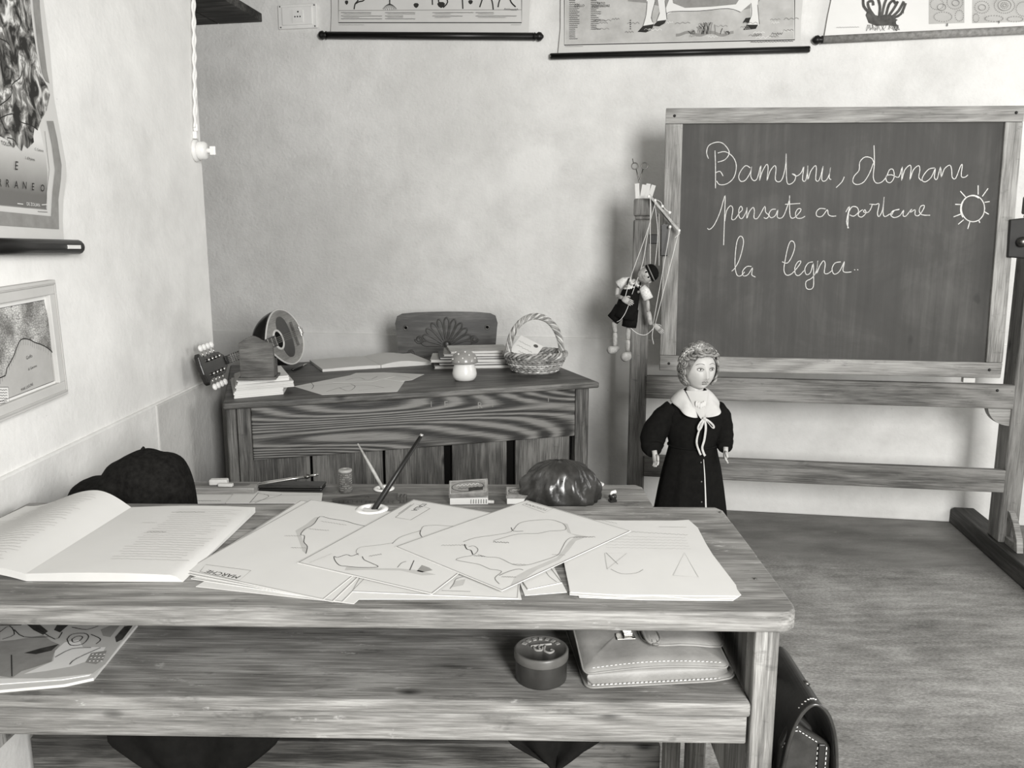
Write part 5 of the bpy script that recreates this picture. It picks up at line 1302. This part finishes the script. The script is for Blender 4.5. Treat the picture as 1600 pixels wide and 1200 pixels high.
# boxes
def carton(label, F, w_, d_, h, lift, tilt):
    r = thing('pastel_box', label, 'box', F)
    MB().box(0, w_, 0, d_, 0, h * .62, 'chart_pale').build('tray', r, .001)
    lid = MB(T(-.002, -.002, h * .64) @ RY(tilt) @ RX(lift)).box(0, w_ + .003, 0, d_ + .003, 0, h * .36, 'box_card').build('lid', r, .001)
    m = MB(T(-.002, -.002, h * .64) @ RY(tilt) @ RX(lift)); zt = h * .36
    m.prism([(w_ * .5 + w_ * .40 * math.cos(t) * (1 + .1 * math.sin(3 * t)), d_ * .52 + d_ * .30 * math.sin(t)) for t in [i * PI / 12 for i in range(24)]], zt, zt + .0003, 'print_grey')
    m.ink([(w_ * .5 + w_ * .42 * math.cos(t), d_ * .52 + d_ * .33 * math.sin(t)) for t in [i * PI / 12 for i in range(25)]], .0014, zt + .0006, 'ink')
    m.ink([(.004, .004), (w_ - .002, .004), (w_ - .002, d_ - .003), (.004, d_ - .003), (.004, .004)], .0010, zt + .0005, 'chart_pale', smooth=False)
    m.ink(squiggle(w_ * .2, d_ * .62, w_ * .8, d_ * .66, .004, 12), .0014, zt + .0009, 'chart_pale'); m.ink(squiggle(w_ * .25, d_ * .40, w_ * .8, d_ * .42, .003, 12), .0014, zt + .0009, 'ink')
    m.prism([(w_ * .52, d_ * .2), (w_ * .9, d_ * .22), (w_ * .9, d_ * .45), (w_ * .52, d_ * .43)], zt + .0003, zt + .0005, 'print_dark')
    m.build('printed_label', lid)
    m = MB()
    for k in range(7): m.ink([(w_ * .55 + k * .006, h * .1), (w_ * .555 + k * .006, h * .5)], .0014, .0006, 'ink', frame((0, 0, 0), (1, 0, 0), (0, 0, 1), (0, -1, 0)))
    m.build('side_print', r); return r
carton('small ornate cardboard box with a loose tilted lid, in the middle of the second desk', F2(703, 789, 2), .090, .058, .026, 17, -3)
carton('second small cardboard box half hidden behind the leather pouch', F2(792, 788, 0), .075, .055, .022, 4, 0)
lie('chalk_stick', 'short white chalk stick lying in front of the ornate cardboard box', 'chalk', (741, 786), (772, 787), DZ + .0003, (('stick', 'chalk', ((0, .0035), (.04, .0042), (.96, .0042), (1, .0035))),))
# crumpled leather pouch
q = atz(873, 780, DZ); F = T(q.x, q.y - .005, DZ + .0003)
r = thing('leather_pouch', 'shiny crumpled dark leather pouch on the right of the second desk', 'pouch', F)
def crump(q):
    a = math.atan2(q.y, q.x); el = math.atan2(q.z, math.hypot(q.x, q.y)); w_ = max(0, math.sin(2.2 * el + .5))
    d = .006 * math.sin(7 * a + 3 * math.sin(3 * el)) * w_ + .004 * math.sin(13 * a + 5 * el) * w_ + .003 * math.sin(23 * a - 9 * el)
    return Vector((q.x * (1 + d / .09), q.y * (1 + d / .09), max(0, q.z * (1 + .4 * d / .09) - .0)))
def half(q): return crump(Vector((q.x, q.y, max(0, q.z))))
R = []
for i in range(19):
    e = PI / 2 * i / 18; R.append([half(Vector((.097 * math.cos(e) ** .8 * math.cos(2 * PI * j / 72) + .0, .062 * math.cos(e) ** .8 * math.sin(2 * PI * j / 72), .098 * math.sin(e) ** .95))) for j in range(72)])
MB().rings(R, 'glossy_leather').build('body', r)
m = MB(); m.tube([half(Vector((.098 * math.cos(e) * math.cos(a), .063 * math.cos(e) * math.sin(a), .0995 * math.sin(e)))) for a, e in [(-2.6 + 2.0 * t, .9 + .25 * math.sin(9 * t)) for t in [i / 30 for i in range(31)]]], .0016, 'dark_leather', 6); m.build('seam', r)
F = F2(957, 784, 20)
r = thing('pencil_sharpener', 'tiny black pencil sharpener with a white tip, near the right end of the second desk', 'sharpener', F)
m = MB(); m.tube([(-.006, 0, .009), (.0, 0, .012), (.006, 0, .010)], [.008, .0095, .008], 'sharpener', 12); m.box(-.008, .008, -.007, .007, 0, .006, 'sharpener'); m.build('body', r)
m = MB(); m.tube([(-.006, .0, .018), (-.002, 0, .023), (.008, 0, .024)], [.003, .004, .0045], 'porcelain', 10); m.build('tip', r)

# ================================================================== DOLL
p = aty(1078, 800, 2.74); F = T(p.x, 2.74, 0) @ RZ(6)
doll = thing('doll', 'large curly-haired doll in a black school smock with white collar, standing before the blackboard', 'doll', F)
def ell(z, rx, ry, cx=0, cy=0, n=56, fold=0, k=9, ph=0):
    out = []
    for j in range(n):
        a = 2 * PI * j / n; f = 1 + fold * math.cos(k * a + ph) + fold * .5 * math.cos((k * 2 - 3) * a + 1)
        out.append(Vector((cx + rx * f * math.cos(a), cy + ry * f * math.sin(a), z)))
    return out
dress = [(.285, .132, .112, .045), (.30, .131, .111, .045), (.36, .124, .105, .04), (.43, .114, .096, .035), (.50, .102, .086, .03), (.555, .090, .075, .02), (.585, .084, .068, .012), (.60, .086, .069, .014), (.63, .095, .074, .012), (.66, .102, .077, .006), (.70, .104, .074, .0), (.722, .096, .066, 0), (.744, .070, .055, 0), (.764, .045, .042, 0), (.776, .036, .036, 0)]
smock = MB().rings([ell(z, rx, ry, 0, 0, 56, f, 9, .6) for z, rx, ry, f in dress], 'black_cloth').build('smock', doll)
MB().tube([ (.087 * math.cos(a), .071 * math.sin(a), .590) for a in [i * 2 * PI / 40 for i in range(40)]], .004, 'black_cloth', 6, closed=True).build('waist_tie', smock)
def sleeve(pts, rad, name):
    P_ = catmull(pts, 5); n = len(P_); rr = []
    for i in range(n):
        t = i / (n - 1) * (len(rad) - 1); k = min(int(t), len(rad) - 2); rr.append((rad[k] + (rad[k + 1] - rad[k]) * (t - k)) * (1 + .03 * math.sin(i * 1.7)))
    return MB().tube(P_, rr, 'black_cloth', 20).build(name, doll)
sleeve([(-.072, .0, .722), (-.108, .002, .685), (-.142, -.002, .632), (-.152, -.020, .592), (-.150, -.042, .578)], [.034, .042, .046, .040, .025], 'sleeve')
sleeve([(.072, .0, .722), (.094, .002, .685), (.103, -.004, .635), (.103, -.030, .602), (.100, -.056, .588)], [.034, .042, .041, .033, .023], 'sleeve')
for s_, wx in ((-1, -.152), (1, .098)):
    W = Vector((wx, -.052, .572) if s_ < 0 else (wx, -.062, .580)); dirn = Vector((s_ * -.10, -.35, -.93)).normalized(); lat = Vector((s_ * .35, .85, -.35)).normalized(); lat = (lat - dirn * lat.dot(dirn)).normalized(); nr = dirn.cross(lat) * s_
    m = MB()
    secs = [(-.012, .0095, .009), (.0, .010, .0085), (.010, .0135, .0085), (.020, .0150, .0078), (.028, .0142, .0068)]
    m.rings([[W + dirn * t + lat * (a_ * math.cos(q)) + nr * (b_ * math.sin(q)) for q in [i * PI / 8 for i in range(16)]] for t, a_, b_ in secs], 'skin')
    for k, (off, L, sp) in enumerate(((-.0108, .017, -.10), (-.0038, .021, -.03), (.0035, .020, .03), (.0105, .016, .12))):
        b0 = W + dirn * .025 + lat * off; d1 = (dirn + lat * sp - nr * -.15).normalized(); d2 = (d1 - nr * -.45).normalized(); d3 = (d1 - nr * -.9).normalized()
        q1 = b0 + d1 * L * .45; q2 = q1 + d2 * L * .35; q3 = q2 + d3 * L * .28
        m.tube([b0 - d1 * .006, b0, q1, q2, q3], [.0040, .0041, .0038, .0034, .0022], 'skin', 10)
    b0 = W + dirn * .006 - lat * .010; d1 = (dirn * .62 - lat * .72 + nr * .25).normalized(); d2 = (dirn * .9 - lat * .25 + nr * .3).normalized()
    m.tube([b0, b0 + d1 * .011, b0 + d1 * .011 + d2 * .009, b0 + d1 * .011 + d2 * .016], [.0052, .0047, .0042, .0025], 'skin', 10)
    m.build('hand', doll)
# neck and head
HC = Vector((.008, -.006, .866)); HR = (.057, .063, .077)
def face(q):
    d = (q - HC); u = Vector((d.x / HR[0], d.y / HR[1], d.z / HR[2])); p_ = q.copy()
    if u.z < -.1: s_ = 1 - .09 * (-u.z - .1); p_.x = HC.x + d.x * s_
    def g(cx, cz, sx, sz, amp):
        nonlocal p_
        if u.y < .2:
            w_ = math.exp(-((u.x - cx) / sx) ** 2 - ((u.z - cz) / sz) ** 2); p_ = p_ + Vector((0, -amp * w_, 0))
    g(0, -.20, .10, .20, .013); g(0, -.34, .16, .085, .008); g(0, .02, .12, .2, .002)
    g(-.36, .06, .22, .13, -.0055); g(.36, .06, .22, .13, -.0055)
    g(-.42, -.36, .26, .22, .0045); g(.42, -.36, .26, .22, .0045)
    g(0, -.56, .22, .09, .004); g(0, -.68, .25, .05, -.002); g(0, -.84, .25, .13, .007); g(0, .45, .6, .3, .002)
    return p_
RH = Matrix.Translation(HC) @ RZ(8) @ RX(3) @ Matrix.Translation(-HC)
head = MB(RH).ball(HC, HR, 'skin', 72, 56, fn=face).tube([(.002, .006, .745), (.003, .004, .775), (.006, .0, .815)], [.031, .028, .030], 'skin', 24).build('head', doll)
def fz(x, z, off=0):
    q = Vector((HC.x + x, 0, HC.z + z)); ux, uz = x / HR[0], z / HR[2]; yv = HC.y - HR[1] * math.sqrt(max(.02, 1 - ux * ux - uz * uz)); q.y = yv; q = face(q); q.y -= off; return q
for s_ in (-1, 1):
    c = fz(s_ * .0215, .004, -.0060)
    e = MB(RH).ball(c, (.0094, .0085, .0060), 'doll_white', 18, 12).build('eye', head)
    MB(RH).ball(c + Vector((.0012, -.0062, 0)), (.0042, .0030, .0046), 'doll_iris', 14, 8).ball(c + Vector((.0012, -.0084, 0)), (.0022, .0012, .0024), 'dark_hole', 10, 6).build('iris', e)
    m = MB(RH); m.tube([fz(s_ * .0215 + t * .0112, .0050 + .0044 * (1 - t * t), .0024) for t in [-1 + i / 5 for i in range(11)]], [.0006] + [.0015] * 9 + [.0006], 'doll_iris', 6); m.tube([fz(s_ * .0215 + t * .0105, .0035 - .0052 * (1 - t * t), .0020) for t in [-1 + i / 5 for i in range(11)]], .0007, 'doll_lip', 5); m.build('eyelid', e)
    m = MB(RH); m.tube([fz(s_ * (.0225 + t * .0135), .0200 + .0045 * (1 - (t + .15) ** 2), .0006) for t in [-1 + i / 6 for i in range(13)]], [.0004] + [.0011] * 11 + [.0004], 'hair', 6); m.build('eyebrow', head)
    MB(RH).ball(HC + Vector((s_ * .056, .008, -.012)), (.006, .011, .016), 'skin', 14, 10).build('ear', head)
    m = MB(RH); m.ball(fz(s_ * .0042, -.0262, -.0006), .0011, 'doll_lip', 8, 6); m.build('nostril', head)
m = MB(RH)
m.tube([fz(t * .0125, -.0405 + .0022 * abs(math.sin(t * 2.6)) * (1 - abs(t)) * 2 - .0006, .0006) for t in [-1 + i / 7 for i in range(15)]], [.0004] + [.0018] * 13 + [.0004], 'doll_lip', 8)
m.tube([fz(t * .0095, -.0462 - .0016 * (1 - t * t), .0008) for t in [-1 + i / 6 for i in range(13)]], [.0004] + [.0022] * 11 + [.0004], 'doll_lip', 8)
m.build('lips', head)
# hair: a cap and curls
def hs(az, el, r=1.0):
    a, e = math.radians(az), math.radians(el)
    return HC + Vector((HR[0] * 1.06 * r * math.cos(e) * math.sin(a), -HR[1] * 1.06 * r * math.cos(e) * math.cos(a), HR[2] * 1.05 * r * math.sin(e)))
m = MB(RH)
def capfn(u_, v_):
    az = -180 + 360 * u_; front = math.exp(-((az) / 62) ** 2); low = -30 + 62 * front if abs(az) < 120 else -34
    low = -32 + 70 * math.exp(-((az) / 58) ** 4); el = low + (89.5 - low) * v_; return hs(az, el, 1.01 + .012 * math.sin(az * .35 + el * .2))
m.grid(capfn, 60, 16, 'hair'); hair = m.build('hair', doll)
def curl(m, c, nrm, r, turns, rt, tw):
    nrm = nrm.normalized(); a = nrm.orthogonal().normalized(); b = nrm.cross(a); pts = []; n = int(turns * 14)
    for i in range(n + 1):
        t = i / n; rr = r * (1 - .82 * t); q = tw * 2 * PI * turns * t + c.x * 90
        pts.append(c + a * (rr * math.cos(q)) + b * (rr * math.sin(q)) + nrm * (.002 + .006 * t))
    m.tube(pts, [rt * (.6 + .4 * math.sin(PI * min(1, i / n + .15))) for i in range(n + 1)], 'hair', 6)
rs = random.Random(5)
m = MB(RH)
for az, el, r_ in [(-50, 40, .021), (-24, 47, .023), (4, 49, .024), (30, 46, .022), (54, 38, .020), (-40, 62, .020), (-10, 68, .020), (20, 67, .020), (44, 60, .018), (0, 84, .020)] + [(s_ * az, el, .0155) for s_ in (-1, 1) for az, el in ((72, 30), (78, 12), (82, -6), (84, -22), (70, 50), (96, 24), (100, 2), (102, -20), (76, -34), (98, -36), (95, 48), (120, 20), (122, -6), (124, -28), (125, 46), (148, 28), (150, 0), (150, -26), (165, 50), (175, 14), (178, -14), (178, -32), (150, 66), (95, 68))]:
    c = hs(az, el, 1.03); curl(m, c, c - HC, r_, 1.9, .0056 if r_ > .0195 else .005, 1 if az > 0 else -1)
for k in range(9):      # waved strands swept across the brow
    a0 = -46 + k * 4; pts = [hs(-52 + k * 12 + 13 * t - 6, 44 + 7 * math.sin(t * 5 + k) + 2 * (k % 3), 1.045) for t in [i / 10 for i in range(11)]]
    m.tube(pts, .0042, 'hair', 6)
m.build('curls', hair)
# headband with flowers
band = MB(RH).tube([hs(az, 58 - 40 * (abs(az) / 100) ** 2, 1.13) for az in [-100 + i * 10 for i in range(21)]], .0030, 'white_cloth', 8).build('headband', doll)
for az, el, r_ in ((-98, 20, .017), (-88, 34, .016), (-76, 46, .016), (-60, 56, .015), (-40, 62, .014), (-18, 66, .013), (70, 40, .020), (88, 18, .017), (102, 2, .013)):
    c = hs(az, el, 1.14); nr = (c - HC).normalized(); a = nr.orthogonal().normalized(); b = nr.cross(a); m = MB(RH)
    for k in range(6):
        q = 2 * PI * k / 6; d1 = a * math.cos(q) + b * math.sin(q); pc = c + d1 * r_ * .58
        Mx = frame(pc, d1, nr.cross(d1), nr); m.ball((0, 0, 0), (r_ * .46, r_ * .34, .0022), 'petal', 10, 6, Mx)
    m.ball((0, 0, .002), (r_ * .26, r_ * .26, .003), 'white_cloth', 10, 6, frame(c, a, b, nr)); m.build('flower', band)
# collar
for s_ in (-1, 1):
    def cf(u_, v_):
        th = math.radians(7 + 168 * u_) * s_; fr = math.exp(-(math.degrees(abs(th)) / 52) ** 2)
        ri = .0375 + .003 * fr; ro = .080 + .024 * math.exp(-((math.degrees(abs(th)) - 32) / 15) ** 2) - .03 * math.exp(-(math.degrees(abs(th)) / 10) ** 2)
        zi = .790 - .050 * fr; zo = .752 - .050 * fr - .004 * math.sin(abs(th)); r_ = ri + (ro - ri) * v_
        zz = zi + (zo - zi) * v_ ** 1.2 + .004 * math.sin(PI * v_)
        return (r_ * 1.06 * math.sin(th), -r_ * (1.0 + .04 * fr) * math.cos(th) - .004 * fr * v_, zz)
    MB().grid(cf, 40, 12, 'white_cloth').build('collar', doll, solid=.0025)
MB().grid(lambda u_, v_: ((2 * u_ - 1) * (.037 * (1 - v_) ** .8 + .003), -.035 - .054 * v_ + .012 * (2 * u_ - 1) ** 2 * (1 - v_), .788 - .090 * v_), 10, 12, 'skin').build('chest', doll)
m = MB()
for k in range(5): m.ball((-.014 + .007 * k, -.0680 + .002 * abs(k - 2), .742 + .003 * abs(k - 2)), (.0052, .004, .011), 'white_cloth', 10, 8)
m.tube([(-.03, -.030, .772), (-.015, -.042, .754), (0, -.062, .746), (.015, -.042, .754), (.03, -.030, .772)], .0016, 'ribbon_cloth', 6)
m.build('blouse_ruffle', doll)
# ribbon bow
m = MB(); K = Vector((.004, -.096, .704))
def strap(pts, wd): m.tube(catmull([K + Vector(q) for q in pts], 5), wd, 'ribbon_cloth', 8, flat=.35)
strap([(0, 0, 0), (-.014, -.004, -.012), (-.022, -.004, -.030), (-.018, -.003, -.040), (-.011, -.004, -.030), (-.004, -.003, -.010), (0, 0, 0)], .0035)
strap([(0, 0, 0), (.014, -.004, -.008), (.030, -.002, -.022), (.036, .002, -.032), (.028, -.003, -.032), (.012, -.004, -.014), (0, 0, 0)], .0035)
strap([(0, 0, 0), (-.018, -.002, -.045), (-.022, .004, -.085), (-.010, .008, -.118), (-.004, .008, -.130)], .0036)
strap([(0, 0, 0), (.006, -.002, -.030), (.004, .002, -.075), (.000, .008, -.105), (.008, .010, -.128), (.012, .008, -.134)], .0042)
m.ball(K + Vector((0, -.002, 0)), (.006, .005, .006), 'ribbon_cloth', 10, 8)
m.build('ribbon_bow', doll)
# light lining seen at the front opening, buttons
m = MB(); pts = []
for z, rx, ry, f in reversed(dress[:6]): a = -PI / 2 + .16; f_ = 1 + f * math.cos(9 * a + .6) + f * .5 * math.cos(15 * a + 1); pts.append((rx * f_ * math.cos(a) , ry * f_ * math.sin(a) - .0015, z))
m.tube(pts, [.0012, .002, .0026, .0032, .004, .004], 'white_cloth', 8, flat=.5); m.build('front_edging', smock)
for z, ry in ((.545, .078), (.48, .091), (.41, .1)):
    MB().ball((.004, -ry - .004, z), (.0032, .002, .0032), 'doll_iris', 10, 6).build('button', smock)
for s_ in (-1, 1):
    MB().tube([(s_ * .045, 0, .32), (s_ * .043, 0, .2), (s_ * .042, .004, .12), (s_ * .042, .004, .04)], [.036, .031, .030, .024], 'doll_white', 16).build('leg', doll)
    m = MB(); m.rings([[(s_ * .044 + rx * math.cos(a), -.018 + ry * math.sin(a), z) for a in [i * PI / 12 for i in range(24)]] for z, rx, ry in ((.0, .027, .056), (.012, .030, .060), (.028, .027, .052), (.045, .024, .034), (.052, .022, .028))], 'black_lacquer'); m.build('shoe', doll)

# ================================================================== MARIONETTE
ZC = .075
def mp(x, y, c=ZC): q = eb(930 + x / 3.527, 240 + y / 3.527, c); return Vector((q[0], q[1], c))
OM = mp(200, 800); FM = FB_ @ Matrix.Translation(OM); PXM = (mp(300, 700) - mp(200, 700)).length / 100
mr = thing('marionette', 'wooden string marionette in white shirt, dark overalls and cap, hanging beside the blackboard', 'marionette', FM)
def MM(): return MB(Matrix.Translation(-OM))
def seg(m, pts, rad, mat, n=12, c=None, flat=1): m.tube([mp(*q) for q in pts], [r_ * PXM for r_ in rad], mat, n, flat=flat); return m
hc_ = mp(282, 668, ZC + .036); ua = (mp(345, 648) - mp(255, 690)); ua.z = 0; ua.normalize(); la = Vector((ua.y, -ua.x, 0)); R_H = frame(hc_, la, -Vector((0, 0, 1)), ua)
TH = Matrix.Translation(-OM) @ R_H; hr = 47 * PXM
def pf(q): 
    if q.y < 0: q = q + Vector((0, -.10 * hr * math.exp(-(q.x / (hr * .14)) ** 2 - ((q.z + hr * .15) / (hr * .16)) ** 2), 0))
    return q
hd = MB(TH).ball((0, 0, 0), (hr * .92, hr * .9, hr * 1.02), 'puppet_wood', 40, 28, fn=pf).ball((0, -hr * .93, -hr * .16), (hr * .13, hr * .13, hr * .12), 'puppet_wood', 14, 10).build('head', mr)
for s_ in (-1, 1):
    e = MB(TH).ball((s_ * hr * .36, -hr * .74, hr * .12), (hr * .19, hr * .14, hr * .22), 'doll_white', 14, 10).build('eye', hd)
    MB(TH).ball((s_ * hr * .34, -hr * .84, hr * .12), (hr * .11, hr * .08, hr * .14), 'dark_hole', 12, 8).build('pupil', e)
    MB(TH).ball((s_ * hr * .93, 0, 0), (hr * .14, hr * .2, hr * .24), 'puppet_wood', 12, 8).build('ear', hd)
m = MB(TH); m.tube([(t * hr * .34, -hr * .80 + .06 * hr * t * t, -hr * (.50 - .12 * t * t)) for t in [-1 + i / 5 for i in range(11)]], hr * .045, 'doll_lip', 6); m.build('mouth', hd)
m = MB(TH)
m.rings([[(hr * r_ * math.cos(a), hr * r_ * math.sin(a) * .98, hr * z_) for a in [i * PI / 16 for i in range(32)]] for r_, z_ in ((.98, .28), (1.06, .34), (1.05, .52))], 'black_cloth')
m.rings([[(hr * r_ * math.cos(a), hr * r_ * math.sin(a) * .98, hr * z_) for a in [i * PI / 16 for i in range(32)]] for r_, z_ in ((1.05, .52), (1.03, .64))], 'ink_grey')
m.rings([[(hr * r_ * math.cos(a), hr * r_ * math.sin(a) * .98, hr * z_) for a in [i * PI / 16 for i in range(32)]] for r_, z_ in ((1.03, .64), (.94, .95), (.75, 1.22), (.4, 1.40), (.05, 1.45))], 'black_cloth')
m.build('cap', hd)
seg(MM(), ((262, 690), (222, 715)), (16, 18), 'puppet_wood').build('neck', mr)
tors = seg(MM(), ((228, 700), (205, 730), (190, 780), (178, 850), (165, 900)), (18, 40, 50, 58, 62), 'puppet_shirt', 24).build('shirt', mr)
m = MM(); seg(m, ((214, 718), (195, 770), (180, 830), (165, 885), (160, 905)), (34, 52, 60, 66, 68), 'black_cloth', 24); ov = m.build('overalls', mr)
seg(MM(), ((145, 850), (118, 890), (96, 915)), (40, 38, 37), 'black_cloth', 20).build('trouser_leg', ov)
seg(MM(), ((195, 860), (192, 920), (186, 955)), (44, 42, 41), 'black_cloth', 20).build('trouser_leg', ov)
for a, b in (((186, 690), (172, 730)), ((250, 712), (238, 762))):
    m = MM(); m.tube([mp(*a, ZC + 30 * PXM), mp((a[0] + b[0]) / 2, (a[1] + b[1]) / 2, ZC + 52 * PXM), mp(*b, ZC + 56 * PXM)], 9 * PXM, 'black_cloth', 8, flat=.4); m.ball(mp(*b, ZC + 62 * PXM), 8 * PXM, 'ink_grey', 10, 8); m.build('shoulder_strap', ov)
for pts, rad in ((((200, 698), (160, 705), (128, 728)), (20, 25, 29)), (((256, 735), (274, 760), (292, 802)), (22, 28, 29))):
    seg(MM(), pts, rad, 'puppet_shirt', 16).build('sleeve', tors)
m = MM(); m.tube([mp(222, 706, ZC + 18 * PXM), mp(205, 722, ZC + 45 * PXM), mp(190, 712, ZC + 40 * PXM)], 14 * PXM, 'puppet_shirt', 8, flat=.4); m.tube([mp(226, 706, ZC + 18 * PXM), mp(232, 730, ZC + 48 * PXM), mp(246, 735, ZC + 40 * PXM)], 14 * PXM, 'puppet_shirt', 8, flat=.4); m.build('shirt_collar', tors)
def block(name, a, b, wd, c0=ZC, c1=None, par=None):
    """one turned wooden limb block with a pin joint at each end"""
    m = MM(); c1 = c0 if c1 is None else c1; A, B = mp(*a, c0), mp(*b, c1); d = (B - A)
    P_ = [A, A + d * .06, A + d * .3, A + d * .7, A + d * .94, B]; m.tube(P_, [wd * .5 * PXM, wd * .85 * PXM, wd * PXM, wd * .95 * PXM, wd * .8 * PXM, wd * .45 * PXM], 'puppet_wood', 10)
    m.ball(A, wd * .55 * PXM, 'metal_dull', 8, 6); return m.build(name, par or mr)
block('upper_arm', (126, 738), (118, 785), 13); fa = block('forearm', (118, 785), (150, 795), 12, ZC, ZC + .045)
block('upper_arm', (288, 808), (292, 870), 12); fb_ = block('forearm', (292, 868), (306, 945), 15)
def phand(base, tip, wd, c0, c1):
    m = MM(); A, B = mp(*base, c0), mp(*tip, c1); d = (B - A); L = d.length; d.normalize(); lat = d.cross(Vector((0, 0, 1))).normalized(); w_ = wd * PXM; nr = lat.cross(d)
    m.rings([[A + d * (t * L) + lat * (a_ * w_ * math.cos(q)) + nr * (.38 * a_ * w_ * math.sin(q)) for q in [i * PI / 6 for i in range(12)]] for t, a_ in ((0, .6), (.15, .9), (.45, 1), (.55, .9))], 'puppet_wood')
    for k, (o_, l_) in enumerate(((-.72, .36), (-.26, .46), (.22, .44), (.68, .34))):
        b0 = A + d * (.5 * L) + lat * (o_ * w_); m.tube([b0, b0 + d * L * l_ * .55 + nr * .0008, b0 + d * L * l_ - nr * .0008], [w_ * .22, w_ * .21, w_ * .14], 'puppet_wood', 8)
    b0 = A + d * (.18 * L) - lat * (w_ * .8); m.tube([b0, b0 - lat * w_ * .5 + d * L * .16, b0 - lat * w_ * .55 + d * L * .32], [w_ * .24, w_ * .22, w_ * .14], 'puppet_wood', 8)
    m.build('hand', mr)
phand((150, 796), (212, 832), 19, ZC + .048, ZC + .055); phand((322, 940), (378, 994), 16, ZC, ZC + .01)
for a, k_, b, sh in (((104, 920), (110, 985), (108, 1062), ((128, 1076), (100, 1082), (84, 1082))), ((184, 950), (180, 1025), (178, 1090), ((186, 1106), (176, 1116), (166, 1122)))):
    block('thigh', a, k_, 15); block('shin', k_, b, 14)
    wd = 22 if a[0] < 150 else 27
    m = MM(); m.tube([mp(sh[0][0] - 4, sh[0][1] - 8, ZC - .005), mp(*sh[1], ZC + .012), mp(*sh[2], ZC + .03), mp(sh[2][0], sh[2][1] + 4, ZC + .038)], [wd * .7 * PXM, wd * PXM, wd * 1.05 * PXM, wd * .6 * PXM], 'puppet_wood', 14); m.build('shoe', mr)
# control bars and strings
ctl = MM()
def barz(m, a, b, ca, cb, hw, hh, mat):
    A, B = mp(*a, ca), mp(*b, cb); d = (B - A); L = d.length; d.normalize(); n3 = Vector((0, 0, 1)); y = n3.cross(d).normalized(); n3 = d.cross(y)
    m.box(0, L, -hw, hw, -hh, hh, mat, frame(A, d, y, n3))
barz(ctl, (296, 226), (462, 424), .060, .060, .0045, .0055, 'puppet_wood'); c_ = ctl.build('control_bar', mr)
m = MM(); barz(m, (318, 240), (420, 402), .046, .046, .004, .005, 'small_wood'); barz(m, (312, 262), (345, 345), .038, .030, .005, .005, 'small_wood'); m.build('control_bar', mr)
m = MM(); barz(m, (384, 390), (382, 560), .034, .030, .013, .006, 'tin_black'); m.build('control_handle', mr)
def st(*pts, r_=.0011):
    m = MM(); m.tube(catmull([mp(x, y, c) for x, y, c in pts], 4), r_, 'string', 5); m.build('string', mr)
st((302, 232, .068), (300, 380, .07), (205, 655, .09), (165, 790, .13)); st((335, 262, .066), (296, 400, .075), (262, 600, .11), (203, 775, .13)); st((303, 236, .066), (304, 620, .09))
st((330, 290, .05), (345, 440, .07), (330, 612, .09)); st((352, 330, .05), (352, 618, .07)); st((412, 404, .066), (404, 470, .07), (318, 945, .08)); st((460, 424, .066), (448, 480, .07), (330, 942, .082))
st((190, 820, .125), (165, 880, .13), (140, 915, .125), (118, 928, .11)); st((196, 962, .11), (235, 992, .095), (280, 998, .085), (322, 962, .085)); st((322, 955, .085), (314, 1005, .085), (322, 1050, .085))
m = MM()
for (x, y) in ((294, 236), (330, 258), (412, 404), (462, 424), (370, 290), (410, 325)): m.ball(mp(x, y, .066), (.006, .007, .006), 'string', 8, 6)
m.tube(catmull([mp(460, 424, .066), mp(466, 440, .07), mp(448, 455, .07), mp(440, 465, .07)], 3), .0011, 'string', 5); m.tube(catmull([mp(340, 255, .066), mp(362, 268, .07), mp(372, 290, .07), mp(400, 318, .07), mp(420, 322, .07)], 3), .0011, 'string', 5)
m.build('knots', mr)
